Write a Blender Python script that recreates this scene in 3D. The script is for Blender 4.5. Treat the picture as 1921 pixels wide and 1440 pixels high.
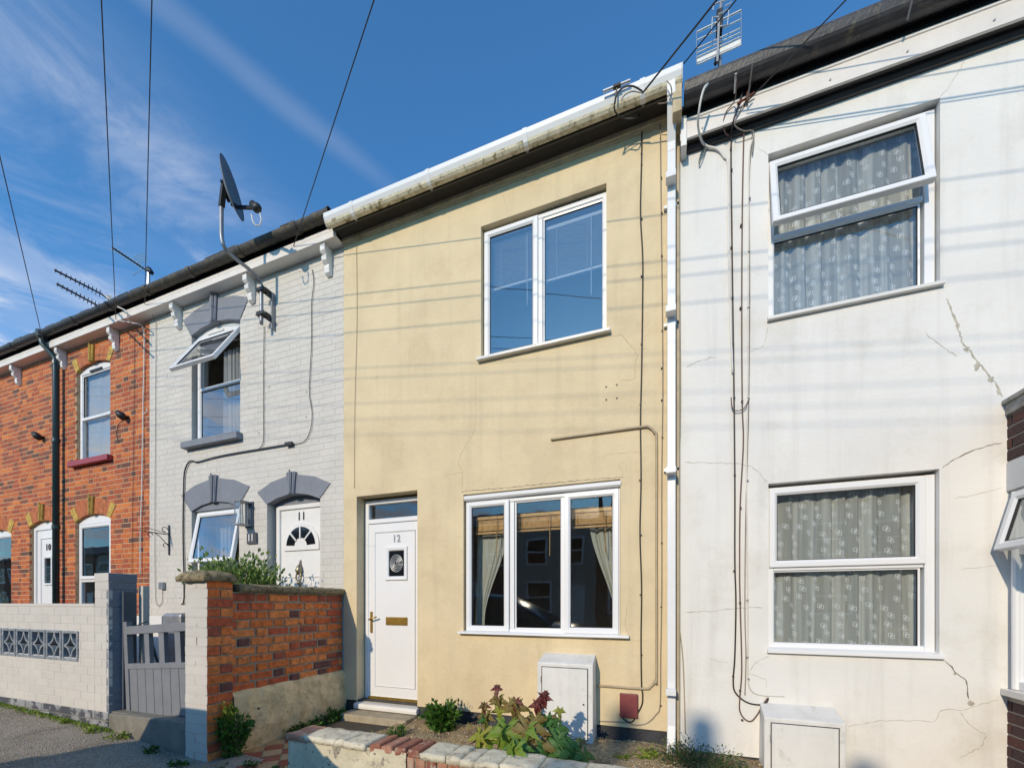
import bpy, math, random
from mathutils import Vector, Matrix, noise
random.seed(12)
R = math.radians
scene = bpy.context.scene
for o in list(bpy.data.objects): bpy.data.objects.remove(o)

# ------------------------------------------------------------ camera, sky, sun, exposure
F, CC, SS, D, H, YH = 778.5, .9371, .3490, 3.8, 1.32, 1131.0
cam = bpy.data.objects.new('camera', bpy.data.cameras.new('camera'))
scene.collection.objects.link(cam); scene.camera = cam
cam.location = (0, -D, H); cam.rotation_euler = (R(90), 0, math.atan2(SS, CC))
cam.data.sensor_width = 36; cam.data.lens = F/1921*36; cam.data.shift_y = (YH-720)/1921
cam.data.clip_end = 2000; cam.data.clip_start = .05
SUN = Vector((-.16, -1.0, .44)).normalized()
elev = math.asin(SUN.z)
world = bpy.data.worlds.new('World'); scene.world = world; world.use_nodes = True
wt = world.node_tree; wt.nodes.clear()
def wn(t, **k):
    n = wt.nodes.new(t)
    for a, b in k.items(): setattr(n, a, b)
    return n
sky = wn('ShaderNodeTexSky', sky_type='NISHITA', sun_disc=False, sun_elevation=elev,
         sun_rotation=math.atan2(SUN.x, SUN.y), air_density=1.0, dust_density=.25, ozone_density=2.6, altitude=50)
tc = wn('ShaderNodeTexCoord'); sx = wn('ShaderNodeSeparateXYZ'); wt.links.new(tc.outputs['Generated'], sx.inputs[0])
mz = wn('ShaderNodeMath', operation='MAXIMUM'); wt.links.new(sx.outputs[2], mz.inputs[0]); mz.inputs[1].default_value = .06
du = wn('ShaderNodeMath', operation='DIVIDE'); wt.links.new(sx.outputs[0], du.inputs[0]); wt.links.new(mz.outputs[0], du.inputs[1])
dv = wn('ShaderNodeMath', operation='DIVIDE'); wt.links.new(sx.outputs[1], dv.inputs[0]); wt.links.new(mz.outputs[0], dv.inputs[1])
cb = wn('ShaderNodeCombineXYZ'); wt.links.new(du.outputs[0], cb.inputs[0]); wt.links.new(dv.outputs[0], cb.inputs[1])
def cloud(rot, sc, nscale, detail, lo, hi, loc=(0, 0, 0), dist=.6):
    mp = wn('ShaderNodeMapping'); mp.inputs['Rotation'].default_value = (0, 0, rot); mp.inputs['Scale'].default_value = sc
    mp.inputs['Location'].default_value = loc
    wt.links.new(cb.outputs[0], mp.inputs[0])
    nz = wn('ShaderNodeTexNoise'); nz.inputs['Scale'].default_value = nscale; nz.inputs['Detail'].default_value = detail
    nz.inputs['Roughness'].default_value = .62; nz.inputs['Distortion'].default_value = dist
    wt.links.new(mp.outputs[0], nz.inputs['Vector'])
    mr = wn('ShaderNodeMapRange'); mr.interpolation_type = 'SMOOTHSTEP'
    mr.inputs[1].default_value = lo; mr.inputs[2].default_value = hi
    wt.links.new(nz.outputs[0], mr.inputs[0]); return mr.outputs[0]
def wm(op, a, b):
    n = wn('ShaderNodeMath', operation=op)
    for i, v in enumerate((a, b)):
        if isinstance(v, (int, float)): n.inputs[i].default_value = v
        else: wt.links.new(v, n.inputs[i])
    return n.outputs[0]
CLOUD_HOOK = True
streak = cloud(R(24), (1.25, .9, 1), 2.0, 9, .42, .68, (3.1, .4, 0), .9)
broad = cloud(R(10), (.9, .7, 1), 1.1, 3, .36, .60, (1.3, 5.2, 0), .3)
# cloud lies lower in the sky and thins out overhead to the north east
low = wn('ShaderNodeMapRange'); low.interpolation_type = 'SMOOTHSTEP'
low.inputs[1].default_value = .74; low.inputs[2].default_value = .42; wt.links.new(sx.outputs[2], low.inputs[0])
west = wn('ShaderNodeMapRange'); west.interpolation_type = 'SMOOTHSTEP'
west.inputs[1].default_value = -.80; west.inputs[2].default_value = -1.18
wt.links.new(du.outputs[0], west.inputs[0])
cl = wm('MULTIPLY', wm('ADD', wm('MULTIPLY', streak, wm('ADD', broad, .35)), wm('MULTIPLY', broad, .25)), wm('MULTIPLY', west.outputs[0], wm('ADD', wm('MULTIPLY', low.outputs[0], .75), .25)))
# one long thin contrail band: a straight line on the cloud plane
a_ = wm('ADD', wm('MULTIPLY', du.outputs[0], .92), wm('MULTIPLY', dv.outputs[0], -.39))
nzb = wn('ShaderNodeTexNoise'); nzb.inputs['Scale'].default_value = 2.5; nzb.inputs['Detail'].default_value = 6
wt.links.new(cb.outputs[0], nzb.inputs['Vector'])
a_ = wm('ADD', a_, wm('MULTIPLY', wm('SUBTRACT', nzb.outputs[0], .5), .07))
TRAIL = -.90
trd = wn('ShaderNodeMath', operation='ABSOLUTE'); wt.links.new(wm('SUBTRACT', a_, TRAIL), trd.inputs[0])
trm = wn('ShaderNodeMapRange'); trm.interpolation_type = 'SMOOTHSTEP'
trm.inputs[1].default_value = .045; trm.inputs[2].default_value = 0; wt.links.new(trd.outputs[0], trm.inputs[0])
tre = wn('ShaderNodeMapRange'); tre.interpolation_type = 'SMOOTHSTEP'; tre.inputs[1].default_value = .95; tre.inputs[2].default_value = .68; wt.links.new(dv.outputs[0], tre.inputs[0])
cl = wm('MINIMUM', wm('ADD', cl, wm('MULTIPLY', wm('MULTIPLY', trm.outputs[0], wm('ADD', wm('MULTIPLY', nzb.outputs[0], .8), .5)), wm('MULTIPLY', tre.outputs[0], .13))), 1.0)
mixc = wn('ShaderNodeMix', data_type='RGBA'); wt.links.new(wm('MULTIPLY', cl, .9), mixc.inputs['Factor'])
gain = wn('ShaderNodeMix', data_type='RGBA', blend_type='MULTIPLY'); gain.inputs['Factor'].default_value = 1
gain.inputs['B'].default_value = (.50, .99, 1.26, 1)
wt.links.new(sky.outputs[0], gain.inputs['A'])
wt.links.new(gain.outputs['Result'], mixc.inputs['A']); mixc.inputs['B'].default_value = (4.0, 4.3, 5.0, 1)
bg = wn('ShaderNodeBackground'); bg.inputs['Strength'].default_value = .145
wt.links.new(mixc.outputs['Result'], bg.inputs[0])
wo = wn('ShaderNodeOutputWorld'); wt.links.new(bg.outputs[0], wo.inputs[0])
sl = bpy.data.lights.new('sun', 'SUN'); sl.energy = 2.42; sl.angle = R(.53); sl.color = (1, .845, .63)
so = bpy.data.objects.new('sun', sl); scene.collection.objects.link(so)
so.rotation_euler = (-SUN).to_track_quat('-Z', 'Y').to_euler()
scene.render.engine = 'CYCLES'
vs = scene.view_settings; vs.view_transform = 'Standard'; vs.look = 'None'; vs.gamma = 1; vs.use_curve_mapping = False
vs.exposure = .38
scene.cycles.max_bounces = 8; scene.cycles.transparent_max_bounces = 16

# ------------------------------------------------------------ measuring helpers: a photo pixel seen at depth Y -> a place
def at(px, py, Y=0.0):
    x = (px-960)/F; rx = -SS+CC*x; ry = CC+SS*x; k = (Y+D)/ry
    return Vector((rx*k, Y, H-(py-YH)/F*k))
def fx(px, Y=0.0): return at(px, 0, Y).x

# ------------------------------------------------------------ materials
def mat(name, col, rough=.6, var=.12, scale=6, bump=0., bscale=60, metal=0., col2=None, lo=.5, hi=.62, s2=3.,
        pal=None, spec=.5, speck=None, vox=0., trans=0., streaks=0., detail=6, bdist=.01):
    m = bpy.data.materials.new(name); m.use_nodes = True; t = m.node_tree; N = t.nodes; L = t.links
    b = N['Principled BSDF']; b.inputs['Roughness'].default_value = rough; b.inputs['Metallic'].default_value = metal
    b.inputs['Specular IOR Level'].default_value = spec
    g = N.new('ShaderNodeNewGeometry')
    def noi(s, d=detail, rgh=.6, vec=None):
        n = N.new('ShaderNodeTexNoise'); n.inputs['Scale'].default_value = s; n.inputs['Detail'].default_value = d
        n.inputs['Roughness'].default_value = rgh; L.new(vec or g.outputs['Position'], n.inputs['Vector']); return n.outputs[0]
    def rng(v, a, c, x=0., y=1.):
        n = N.new('ShaderNodeMapRange'); n.inputs[1].default_value = a; n.inputs[2].default_value = c
        n.inputs[3].default_value = x; n.inputs[4].default_value = y; L.new(v, n.inputs[0]); return n.outputs[0]
    def mix(f, a, c, bt='MIX'):
        n = N.new('ShaderNodeMix'); n.data_type = 'RGBA'; n.blend_type = bt
        for k, v in (('Factor', f), ('A', a), ('B', c)):
            if isinstance(v, (tuple, list)): n.inputs[k].default_value = (*v[:3], 1)
            elif isinstance(v, (int, float)): n.inputs[k].default_value = v
            else: L.new(v, n.inputs[k])
        return n.outputs['Result']
    base = col
    if pal:
        oi = N.new('ShaderNodeObjectInfo'); ad = N.new('ShaderNodeMath'); ad.operation = 'ADD'
        L.new(oi.outputs['Random'], ad.inputs[0]); L.new(g.outputs['Random Per Island'], ad.inputs[1])
        fr = N.new('ShaderNodeMath'); fr.operation = 'FRACT'; L.new(ad.outputs[0], fr.inputs[0])
        cr = N.new('ShaderNodeValToRGB'); cr.color_ramp.interpolation = 'CONSTANT' if len(pal) > 3 else 'LINEAR'
        e = cr.color_ramp.elements
        while len(e) > 1: e.remove(e[-1])
        e[0].position = 0; e[0].color = (*pal[0][1], 1)
        for p, c in pal[1:]:
            x = e.new(p); x.color = (*c, 1)
        L.new(fr.outputs[0], cr.inputs[0]); base = cr.outputs[0]
    f = rng(noi(scale), .3, .7, 1-var, 1+var)
    cb_ = N.new('ShaderNodeCombineColor')
    for i in range(3): L.new(f, cb_.inputs[i])
    c = mix(1., base, cb_.outputs[0], 'MULTIPLY')
    if col2:
        c = mix(rng(noi(s2, 8, .68), lo, hi), c, col2)
    if speck:
        c = mix(rng(noi(speck[1], 3, .7), speck[2], speck[2]+.04), c, speck[0])
    if streaks:
        mp = N.new('ShaderNodeMapping'); mp.inputs['Scale'].default_value = (9, 9, .5); L.new(g.outputs['Position'], mp.inputs[0])
        c = mix(rng(noi(1., 5, .6, mp.outputs[0]), .52, .78, 0, streaks), c, (.2, .18, .14))
    L.new(c, b.inputs['Base Color'])
    if bump:
        h = noi(bscale, 8, .65)
        if vox:
            v = N.new('ShaderNodeTexVoronoi'); v.inputs['Scale'].default_value = vox; L.new(g.outputs['Position'], v.inputs['Vector'])
            a = N.new('ShaderNodeMath'); a.operation = 'SUBTRACT'; L.new(h, a.inputs[0]); L.new(v.outputs['Distance'], a.inputs[1]); h = a.outputs[0]
        bp = N.new('ShaderNodeBump'); bp.inputs['Strength'].default_value = bump; bp.inputs['Distance'].default_value = bdist
        L.new(h, bp.inputs['Height']); L.new(bp.outputs[0], b.inputs['Normal'])
    if trans:
        tr = N.new('ShaderNodeBsdfTranslucent'); L.new(c, tr.inputs[0]); ms = N.new('ShaderNodeMixShader'); ms.inputs[0].default_value = trans
        L.new(b.outputs[0], ms.inputs[1]); L.new(tr.outputs[0], ms.inputs[2]); L.new(ms.outputs[0], N['Material Output'].inputs[0])
    return m
BEIGE = mat('beige_render', (.70, .572, .362), .8, .07, 2.2, .6, 30, col2=(.59, .465, .285), lo=.5, hi=.74, s2=1.5, streaks=.14, bdist=.008)
WHITE = mat('white_render', (.755, .738, .70), .8, .06, 1.3, .5, 30, col2=(.60, .57, .50), lo=.52, hi=.80, s2=1.6, streaks=.16, bdist=.006)
PAINTB = mat('painted_brick', (.56, .55, .535), .65, .06, 3, .5, 90, pal=[(0, (.585, .555, .505)), (.5, (.595, .565, .515)), (1, (.61, .575, .52))], bdist=.003)
PAINTM = mat('painted_joint', (.565, .535, .485), .75, .08, 3, .4, 90)
brickpal = [(0, (.45, .11, .035)), (.2, (.33, .08, .035)), (.36, (.56, .15, .035)), (.52, (.40, .085, .03)), (.66, (.23, .075, .04)), (.76, (.50, .13, .035)), (.89, (.14, .06, .04)), (.95, (.64, .19, .04))]
BRICK = mat('red_facing_brick', (.4, .1, .05), .8, .28, 30, .6, 140, pal=brickpal, col2=(.13, .06, .045), lo=.58, hi=.72, s2=14)
MORTAR = mat('pale_mortar', (.52, .35, .21), .9, .15, 20, .4, 120)
oldpal = [(0, (0.729, 0.179, 0.039)), (.22, (0.636, 0.134, 0.039)), (.4, (0.822, 0.246, 0.065)), (.58, (0.530, 0.101, 0.039)), (.74, (0.743, 0.212, 0.058)), (.86, (0.172, 0.062, 0.052)), (.93, (0.398, 0.089, 0.046))]
OLDBRICK = mat('old_weathered_brick', (.4, .1, .05), .85, .35, 22, .9, 90, pal=oldpal, col2=(.16, .07, .035), lo=.57, hi=.70, s2=13, speck=((.75, .72, .62), 60, .70))
OLDMORTAR = mat('old_grey_mortar', (.34, .30, .22), .95, .3, 25, .8, 120, col2=(.12, .10, .07), lo=.5, hi=.7, s2=10)
BAYPAL = [(0, (.075, .032, .03)), (.3, (.055, .026, .026)), (.55, (.10, .035, .028)), (.8, (.065, .03, .03))]
BAYBRICK = mat('brown_purple_brick', (.1, .05, .05), .8, .3, 40, .8, 160, pal=BAYPAL)
BAYMORTAR = mat('grey_mortar', (.36, .33, .28), .9, .15, 20, .3, 100)
YELLOW = mat('yellow_stone', (.50, .33, .07), .8, .35, 10, .4, 60, col2=(.10, .08, .045), lo=.54, hi=.72, s2=9)
REDSTONE = mat('rubbed_red_brick', (.46, .14, .05), .8, .3, 14, .4, 60, col2=(.17, .07, .04), lo=.5, hi=.72, s2=9)
GREYP = mat('blue_grey_masonry_paint', (.20, .215, .25), .6, .1, 6, .5, 70)
GATEP = mat('grey_gate_paint', (.215, .225, .245), .5, .08, 8, .15, 60)
DARKP = mat('dark_blue_grey_paint', (.085, .10, .125), .5, .1, 8, .15, 60)
UPVC = mat('white_upvc', (.80, .80, .80), .28, .02, 4, spec=.5)
UPVCD = mat('weathered_upvc', (.72, .70, .66), .4, .07, 6, col2=(.45, .42, .35), lo=.62, hi=.8, s2=7)
WPAINT = mat('white_gloss_paint', (.78, .76, .73), .4, .05, 4, .15, 50)
FASCIA = mat('weathered_white_fascia', (.74, .70, .66), .5, .07, 5, .25, 40, col2=(.50, .44, .38), lo=.62, hi=.8, s2=5)
BOXW = mat('dirty_white_box', (.72, .71, .68), .55, .06, 5, .2, 40, col2=(.42, .39, .33), lo=.58, hi=.80, s2=8, streaks=.22)
SEAL = mat('black_rubber_seal', (.015, .016, .018), .5)
BLACKG = mat('black_gutter', (.045, .042, .045), .4, .3, 8, .3, 40, col2=(.16, .14, .09), lo=.56, hi=.74, s2=12)
BROWNG = mat('mossy_dark_gutter', (.05, .045, .04), .55, .4, 14, .7, 60, col2=(.15, .13, .06), lo=.50, hi=.7, s2=16)
BLACKP = mat('black_fascia_paint', (.035, .032, .032), .45, .25, 9, .2, 40)
DUSTBR = mat('dusty_red_brick', (.34, .15, .10), .9, .3, 18, .9, 60, pal=[(0, (.36, .15, .09)), (.3, (.42, .20, .13)), (.6, (.30, .11, .07)), (.85, (.45, .26, .18))], col2=(.50, .42, .32), lo=.54, hi=.68, s2=16)
SOFFITD = mat('dark_brown_soffit', (.018, .015, .014), .7, .25, 9, .3, 40)
BEIGED = mat('grimy_beige_moulding', (.58, .47, .30), .8, .2, 12, .3, 50, col2=(.22, .17, .1), lo=.5, hi=.75, s2=6)
GUTW = mat('white_gutter', (.78, .78, .78), .3, .03, 5)
GUTU = mat('mossy_gutter_underside', (.70, .64, .47), .7, .2, 12, .5, 50, col2=(.20, .17, .06), lo=.52, hi=.64, s2=17)
PIPEG = mat('dark_green_pipe', (.012, .035, .04), .35, .2, 10)
METAL = mat('galvanised_metal', (.30, .31, .33), .45, .15, 12, metal=.5)
ALUM = mat('dull_aluminium', (.62, .62, .60), .35, .1, 12, metal=.6)
DISHM = mat('grey_dish_paint', (.16, .17, .19), .5, .1, 10)
BLACK = mat('black_plastic', (.02, .02, .022), .5, .15, 12)
CABLE = mat('black_cable', (.025, .024, .026), .5)
CABLEG = mat('grey_cable', (.22, .20, .17), .6, .2, 5)
CABLEB = mat('brown_cable', (.13, .08, .07), .6, .2, 5)
CABLEW = mat('white_cable', (.68, .66, .62), .5, .1, 5)
CABLEBE = mat('beige_painted_pipe', (.42, .34, .22), .6, .12, 10)
BRASS = mat('worn_brass', (.48, .33, .08), .35, .2, 20, metal=.85)
BRONZE = mat('aged_bronze', (.30, .25, .16), .4, .3, 30, metal=.7)
CONC = mat('grey_concrete', (.22, .205, .17), .9, .22, 7, .7, 70, col2=(.13, .12, .095), lo=.5, hi=.75, s2=5)
STEPC = mat('pale_step_concrete', (.40, .34, .24), .9, .15, 9, .6, 80, col2=(.24, .2, .14), lo=.5, hi=.72, s2=6)
OLDREND = mat('old_tan_render', (.86, .62, .34), .9, .2, 7, 1., 26, col2=(.58, .40, .20), lo=.48, hi=.66, s2=9, bdist=.02)
LOWREND = mat('stained_pale_render', (.64, .57, .41), .9, .15, 8, .8, 34, col2=(.13, .12, .10), lo=.56, hi=.68, s2=10, speck=((.045, .042, .04), 26, .64))
COPING = mat('lichen_coping_stone', (.30, .24, .14), .95, .35, 22, 1., 70, col2=(.10, .075, .04), lo=.5, hi=.62, s2=24, speck=((.52, .44, .20), 70, .6), bdist=.02)
COPW = mat('white_flaking_coping', (.70, .64, .49), .85, .15, 10, 1., 40, col2=(.40, .34, .24), lo=.52, hi=.66, s2=14, speck=((.06, .05, .04), 34, .66))
TARPL = mat('black_bitumen_plinth', (.035, .037, .045), .6, .3, 8, .6, 50, col2=(.12, .11, .11), lo=.56, hi=.72, s2=9)
PLPEEL = mat('peeling_dark_plinth', (.30, .30, .31), .75, .25, 10, .7, 60, col2=(.065, .07, .085), lo=.46, hi=.52, s2=5.5)
PAVE = mat('speckled_tarmac', (.52, .44, .34), .9, .45, 70, 1., 220, col2=(.30, .25, .19), lo=.46, hi=.62, s2=1.6, speck=((.66, .60, .52), 75, .57), vox=85., bdist=.02)
ROADM = mat('road_asphalt', (.055, .055, .055), .9, .25, 120, .8, 200, vox=110.)
KERB = mat('kerb_stone', (.27, .26, .24), .85, .15, 14, .5, 60)
SOIL = mat('sandy_soil', (.46, .35, .20), .95, .3, 30, .9, 90, col2=(.22, .15, .09), lo=.48, hi=.66, s2=5, vox=70., bdist=.02)
PEBBLE = mat('golden_pebbles', (.4, .3, .15), .7, .2, 40, pal=[(0, (.50, .38, .21)), (.3, (.38, .27, .14)), (.55, (.60, .48, .30)), (.75, (.28, .19, .11)), (.9, (.55, .50, .42))])
TILER = mat('red_quarry_tile', (.33, .085, .045), .7, .25, 16, .4, 60, pal=[(0, (.30, .075, .045)), (.5, (.37, .11, .06)), (1, (.27, .08, .05))])
TILEC = mat('buff_quarry_tile', (.50, .31, .15), .7, .2, 16, .4, 60, pal=[(0, (.46, .29, .14)), (.5, (.54, .36, .19)), (1, (.42, .25, .12))])
MAT_ = mat('dark_coir_mat', (.085, .07, .055), .95, .35, 60, 1., 240)
MAROON = mat('maroon_paint', (.22, .045, .045), .5, .12, 9, .3, 50)
SILLR = mat('red_sill_paint', (.33, .045, .055), .45, .1, 9)
PLASTER = mat('interior_plaster', (.66, .62, .55), .9, .05, 2)
FLOORI = mat('interior_carpet', (.28, .24, .19), .95, .1, 5)
SLATE = mat('roof_slate', (.06, .062, .07), .6, .25, 9, .4, 40)
CURT = mat('cream_curtain', (.62, .62, .52), .9, .05, 5, trans=.3)
CURTW = mat('white_curtain', (.70, .69, .67), .9, .05, 5, trans=.4)
WOODB = mat('bamboo_blind', (.55, .33, .13), .7, .25, 30, pal=[(0, (.56, .34, .13)), (.5, (.44, .25, .09)), (1, (.64, .42, .18))])
BLINDW = mat('white_blind_slat', (.78, .78, .76), .5, .02, 3, trans=.15)
LEAFG = mat('green_leaf', (.06, .14, .02), .5, .25, 30, pal=[(0, (.035, .10, .012)), (.35, (.06, .16, .02)), (.7, (.10, .22, .03)), (1, (.15, .25, .04))], trans=.35)
LEAFB = mat('bush_leaf', (.06, .12, .03), .45, .25, 30, pal=[(0, (.08, .15, .035)), (.4, (.16, .26, .06)), (.8, (.28, .36, .10)), (1, (.36, .38, .16))], trans=.3)
LEAFD = mat('dull_shrub_leaf', (.05, .09, .03), .6, .25, 30, pal=[(0, (.03, .065, .02)), (.5, (.06, .11, .03)), (1, (.12, .17, .04))], trans=.25)
LEAFY = mat('yellow_green_weed', (.2, .3, .03), .5, .25, 30, pal=[(0, (.13, .22, .02)), (.5, (.24, .34, .04)), (1, (.34, .40, .06))], trans=.4)
def maple(name, c1, c2): return mat(name, c1, .5, .2, 14, .3, 60, col2=c2, lo=.45, hi=.7, s2=22, trans=.35)
MLG = maple('maple_leaf_green', (.17, .30, .03), (.24, .27, .04)); MLD = maple('maple_leaf_dark_green', (.07, .20, .04), (.11, .22, .04))
MLO = maple('maple_leaf_olive', (.22, .19, .045), (.27, .13, .05)); MLR = maple('maple_leaf_red', (.16, .03, .03), (.22, .07, .045))
MLY = maple('maple_leaf_yellow_green', (.33, .38, .045), (.36, .30, .06))
STEM = mat('brown_stem', (.13, .07, .045), .8, .2, 20)
CARP = mat('dark_car_paint', (.03, .035, .05), .15, .02, 3, metal=.4); CARG = mat('car_window_tint', (.01, .012, .015), .05)
TYRE = mat('tyre_rubber', (.02, .02, .02), .8)
CRACK = mat('dark_crack', (.16, .135, .10), .95, .3, 40)  # one even dark tone for cracks, drill holes and old fixings
CRACKL = mat('hairline_crack', (.42, .34, .22), .95, .2, 40)
CRACKW = mat('wall_patch_stain', (.50, .46, .38), .95, .25, 30, 1., 60)
OPB = mat('opposite_brick', (.20, .09, .06), .9, .2, 8); OPR = mat('opposite_render', (.45, .42, .36), .9, .08, 3)
CAPC = mat('weathered_lintel_concrete', (.34, .33, .30), .85, .2, 12, .7, 60, col2=(.16, .15, .12), lo=.5, hi=.7, s2=9)
LINTW = mat('white_painted_lintel', (.66, .66, .65), .7, .05, 6, .3, 60)

def glass(name, refl, tint=(.96, .975, .98)):
    m = bpy.data.materials.new(name); m.use_nodes = True; N = m.node_tree.nodes; L = m.node_tree.links; N.remove(N['Principled BSDF'])
    lw = N.new('ShaderNodeLayerWeight'); lw.inputs[0].default_value = .5; pw = N.new('ShaderNodeMath'); pw.operation = 'POWER'; L.new(lw.outputs['Facing'], pw.inputs[0]); pw.inputs[1].default_value = 4.5
    ma = N.new('ShaderNodeMath'); ma.operation = 'MULTIPLY_ADD'; L.new(pw.outputs[0], ma.inputs[0]); ma.inputs[1].default_value = .85; ma.inputs[2].default_value = refl; ma.use_clamp = True
    t = N.new('ShaderNodeBsdfTransparent'); t.inputs[0].default_value = (*tint, 1)
    g = N.new('ShaderNodeBsdfGlossy'); g.inputs['Roughness'].default_value = .012
    ge = N.new('ShaderNodeNewGeometry'); nz = N.new('ShaderNodeTexNoise'); nz.inputs['Scale'].default_value = 2.2; L.new(ge.outputs['Position'], nz.inputs['Vector'])
    bp = N.new('ShaderNodeBump'); bp.inputs['Strength'].default_value = .05; bp.inputs['Distance'].default_value = .02; L.new(nz.outputs[0], bp.inputs['Height']); L.new(bp.outputs[0], g.inputs['Normal'])
    ms = N.new('ShaderNodeMixShader'); L.new(ma.outputs[0], ms.inputs[0]); L.new(t.outputs[0], ms.inputs[1]); L.new(g.outputs[0], ms.inputs[2])
    L.new(ms.outputs[0], N['Material Output'].inputs[0]); return m
GLASS = glass('window_glass', .075)
GLASSU = glass('coated_window_glass', .24, (.93, .96, .98))
GLASSN = glass('plain_upper_glass', .09)
LAMPG = glass('lantern_glass', .05)

def lace_mat():
    m = bpy.data.materials.new('patterned_net'); m.use_nodes = True; N = m.node_tree.nodes; L = m.node_tree.links; b = N['Principled BSDF']
    uv = N.new('ShaderNodeUVMap'); s = N.new('ShaderNodeSeparateXYZ'); L.new(uv.outputs[0], s.inputs[0])
    def M(op, a, c=None, cl=False):
        n = N.new('ShaderNodeMath'); n.operation = op; n.use_clamp = cl
        for i, v in enumerate((a, c)):
            if v is None: continue
            if isinstance(v, (int, float)): n.inputs[i].default_value = v
            else: L.new(v, n.inputs[i])
        return n.outputs[0]
    P, Q = .145, .072
    row = M('FLOOR', M('DIVIDE', s.outputs[1], Q)); off = M('MULTIPLY', M('MODULO', row, 2), P/2)
    off = M('ADD', off, M('MULTIPLY', M('SINE', M('MULTIPLY', row, 2.4)), .03))
    u = M('SUBTRACT', M('MODULO', M('ADD', M('ADD', s.outputs[0], off), 10*P), P), P/2)
    colj = M('FLOOR', M('DIVIDE', M('ADD', s.outputs[0], off), P))
    v = M('SUBTRACT', M('MODULO', M('ADD', M('ADD', s.outputs[1], M('MULTIPLY', M('SINE', M('MULTIPLY', colj, 3.1)), 0)), 10*Q), Q), Q/2)
    v = M('ADD', v, M('MULTIPLY', M('SINE', M('ADD', M('MULTIPLY', colj, 3.7), M('MULTIPLY', row, 1.9))), .012))
    def sq(cx, cy, r, w):
        d = M('MAXIMUM', M('ABSOLUTE', M('SUBTRACT', u, cx)), M('ABSOLUTE', M('SUBTRACT', v, cy)))
        return M('LESS_THAN', M('ABSOLUTE', M('SUBTRACT', d, r)), w)
    pat = M('MAXIMUM', M('MAXIMUM', sq(-.006, .006, .013, .0022), sq(.009, -.006, .013, .0022)), sq(.001, 0, .004, .004))
    sheer = M('SUBTRACT', 1., M('MULTIPLY', M('LESS_THAN', M('ABSOLUTE', u), .001), 0))
    tr = N.new('ShaderNodeBsdfTransparent'); ms = N.new('ShaderNodeMixShader')
    tl = N.new('ShaderNodeBsdfTranslucent'); tl.inputs[0].default_value = (.75, .74, .68, 1)
    nz = N.new('ShaderNodeTexNoise'); nz.inputs['Scale'].default_value = 420; L.new(uv.outputs[0], nz.inputs['Vector'])
    a = M('ADD', M('MULTIPLY', nz.outputs[0], .7), .45, True)
    cx = N.new('ShaderNodeCombineXYZ'); L.new(M('MULTIPLY', s.outputs[0], 13.), cx.inputs[0]); L.new(M('MULTIPLY', s.outputs[1], .5), cx.inputs[1])
    n2 = N.new('ShaderNodeTexNoise'); n2.inputs['Scale'].default_value = 1.; n2.inputs['Detail'].default_value = 2; L.new(cx.outputs[0], n2.inputs['Vector'])
    band = M('MULTIPLY', M('SUBTRACT', n2.outputs[0], .46), 9., True)
    a = M('MAXIMUM', M('ADD', M('MULTIPLY', a, .8), M('MULTIPLY', band, .28), True), pat)
    mc = N.new('ShaderNodeMix'); mc.data_type = 'RGBA'; L.new(pat, mc.inputs['Factor']); mc.inputs['A'].default_value = (.72, .72, .65, 1); mc.inputs['B'].default_value = (.95, .95, .93, 1)
    L.new(mc.outputs['Result'], b.inputs['Base Color']); b.inputs['Roughness'].default_value = .9
    m2 = N.new('ShaderNodeMixShader'); m2.inputs[0].default_value = .3; L.new(b.outputs[0], m2.inputs[1]); L.new(tl.outputs[0], m2.inputs[2])
    L.new(a, ms.inputs[0]); L.new(tr.outputs[0], ms.inputs[1]); L.new(m2.outputs[0], ms.inputs[2]); L.new(ms.outputs[0], N['Material Output'].inputs[0]); return m
LACE = lace_mat()

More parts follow.
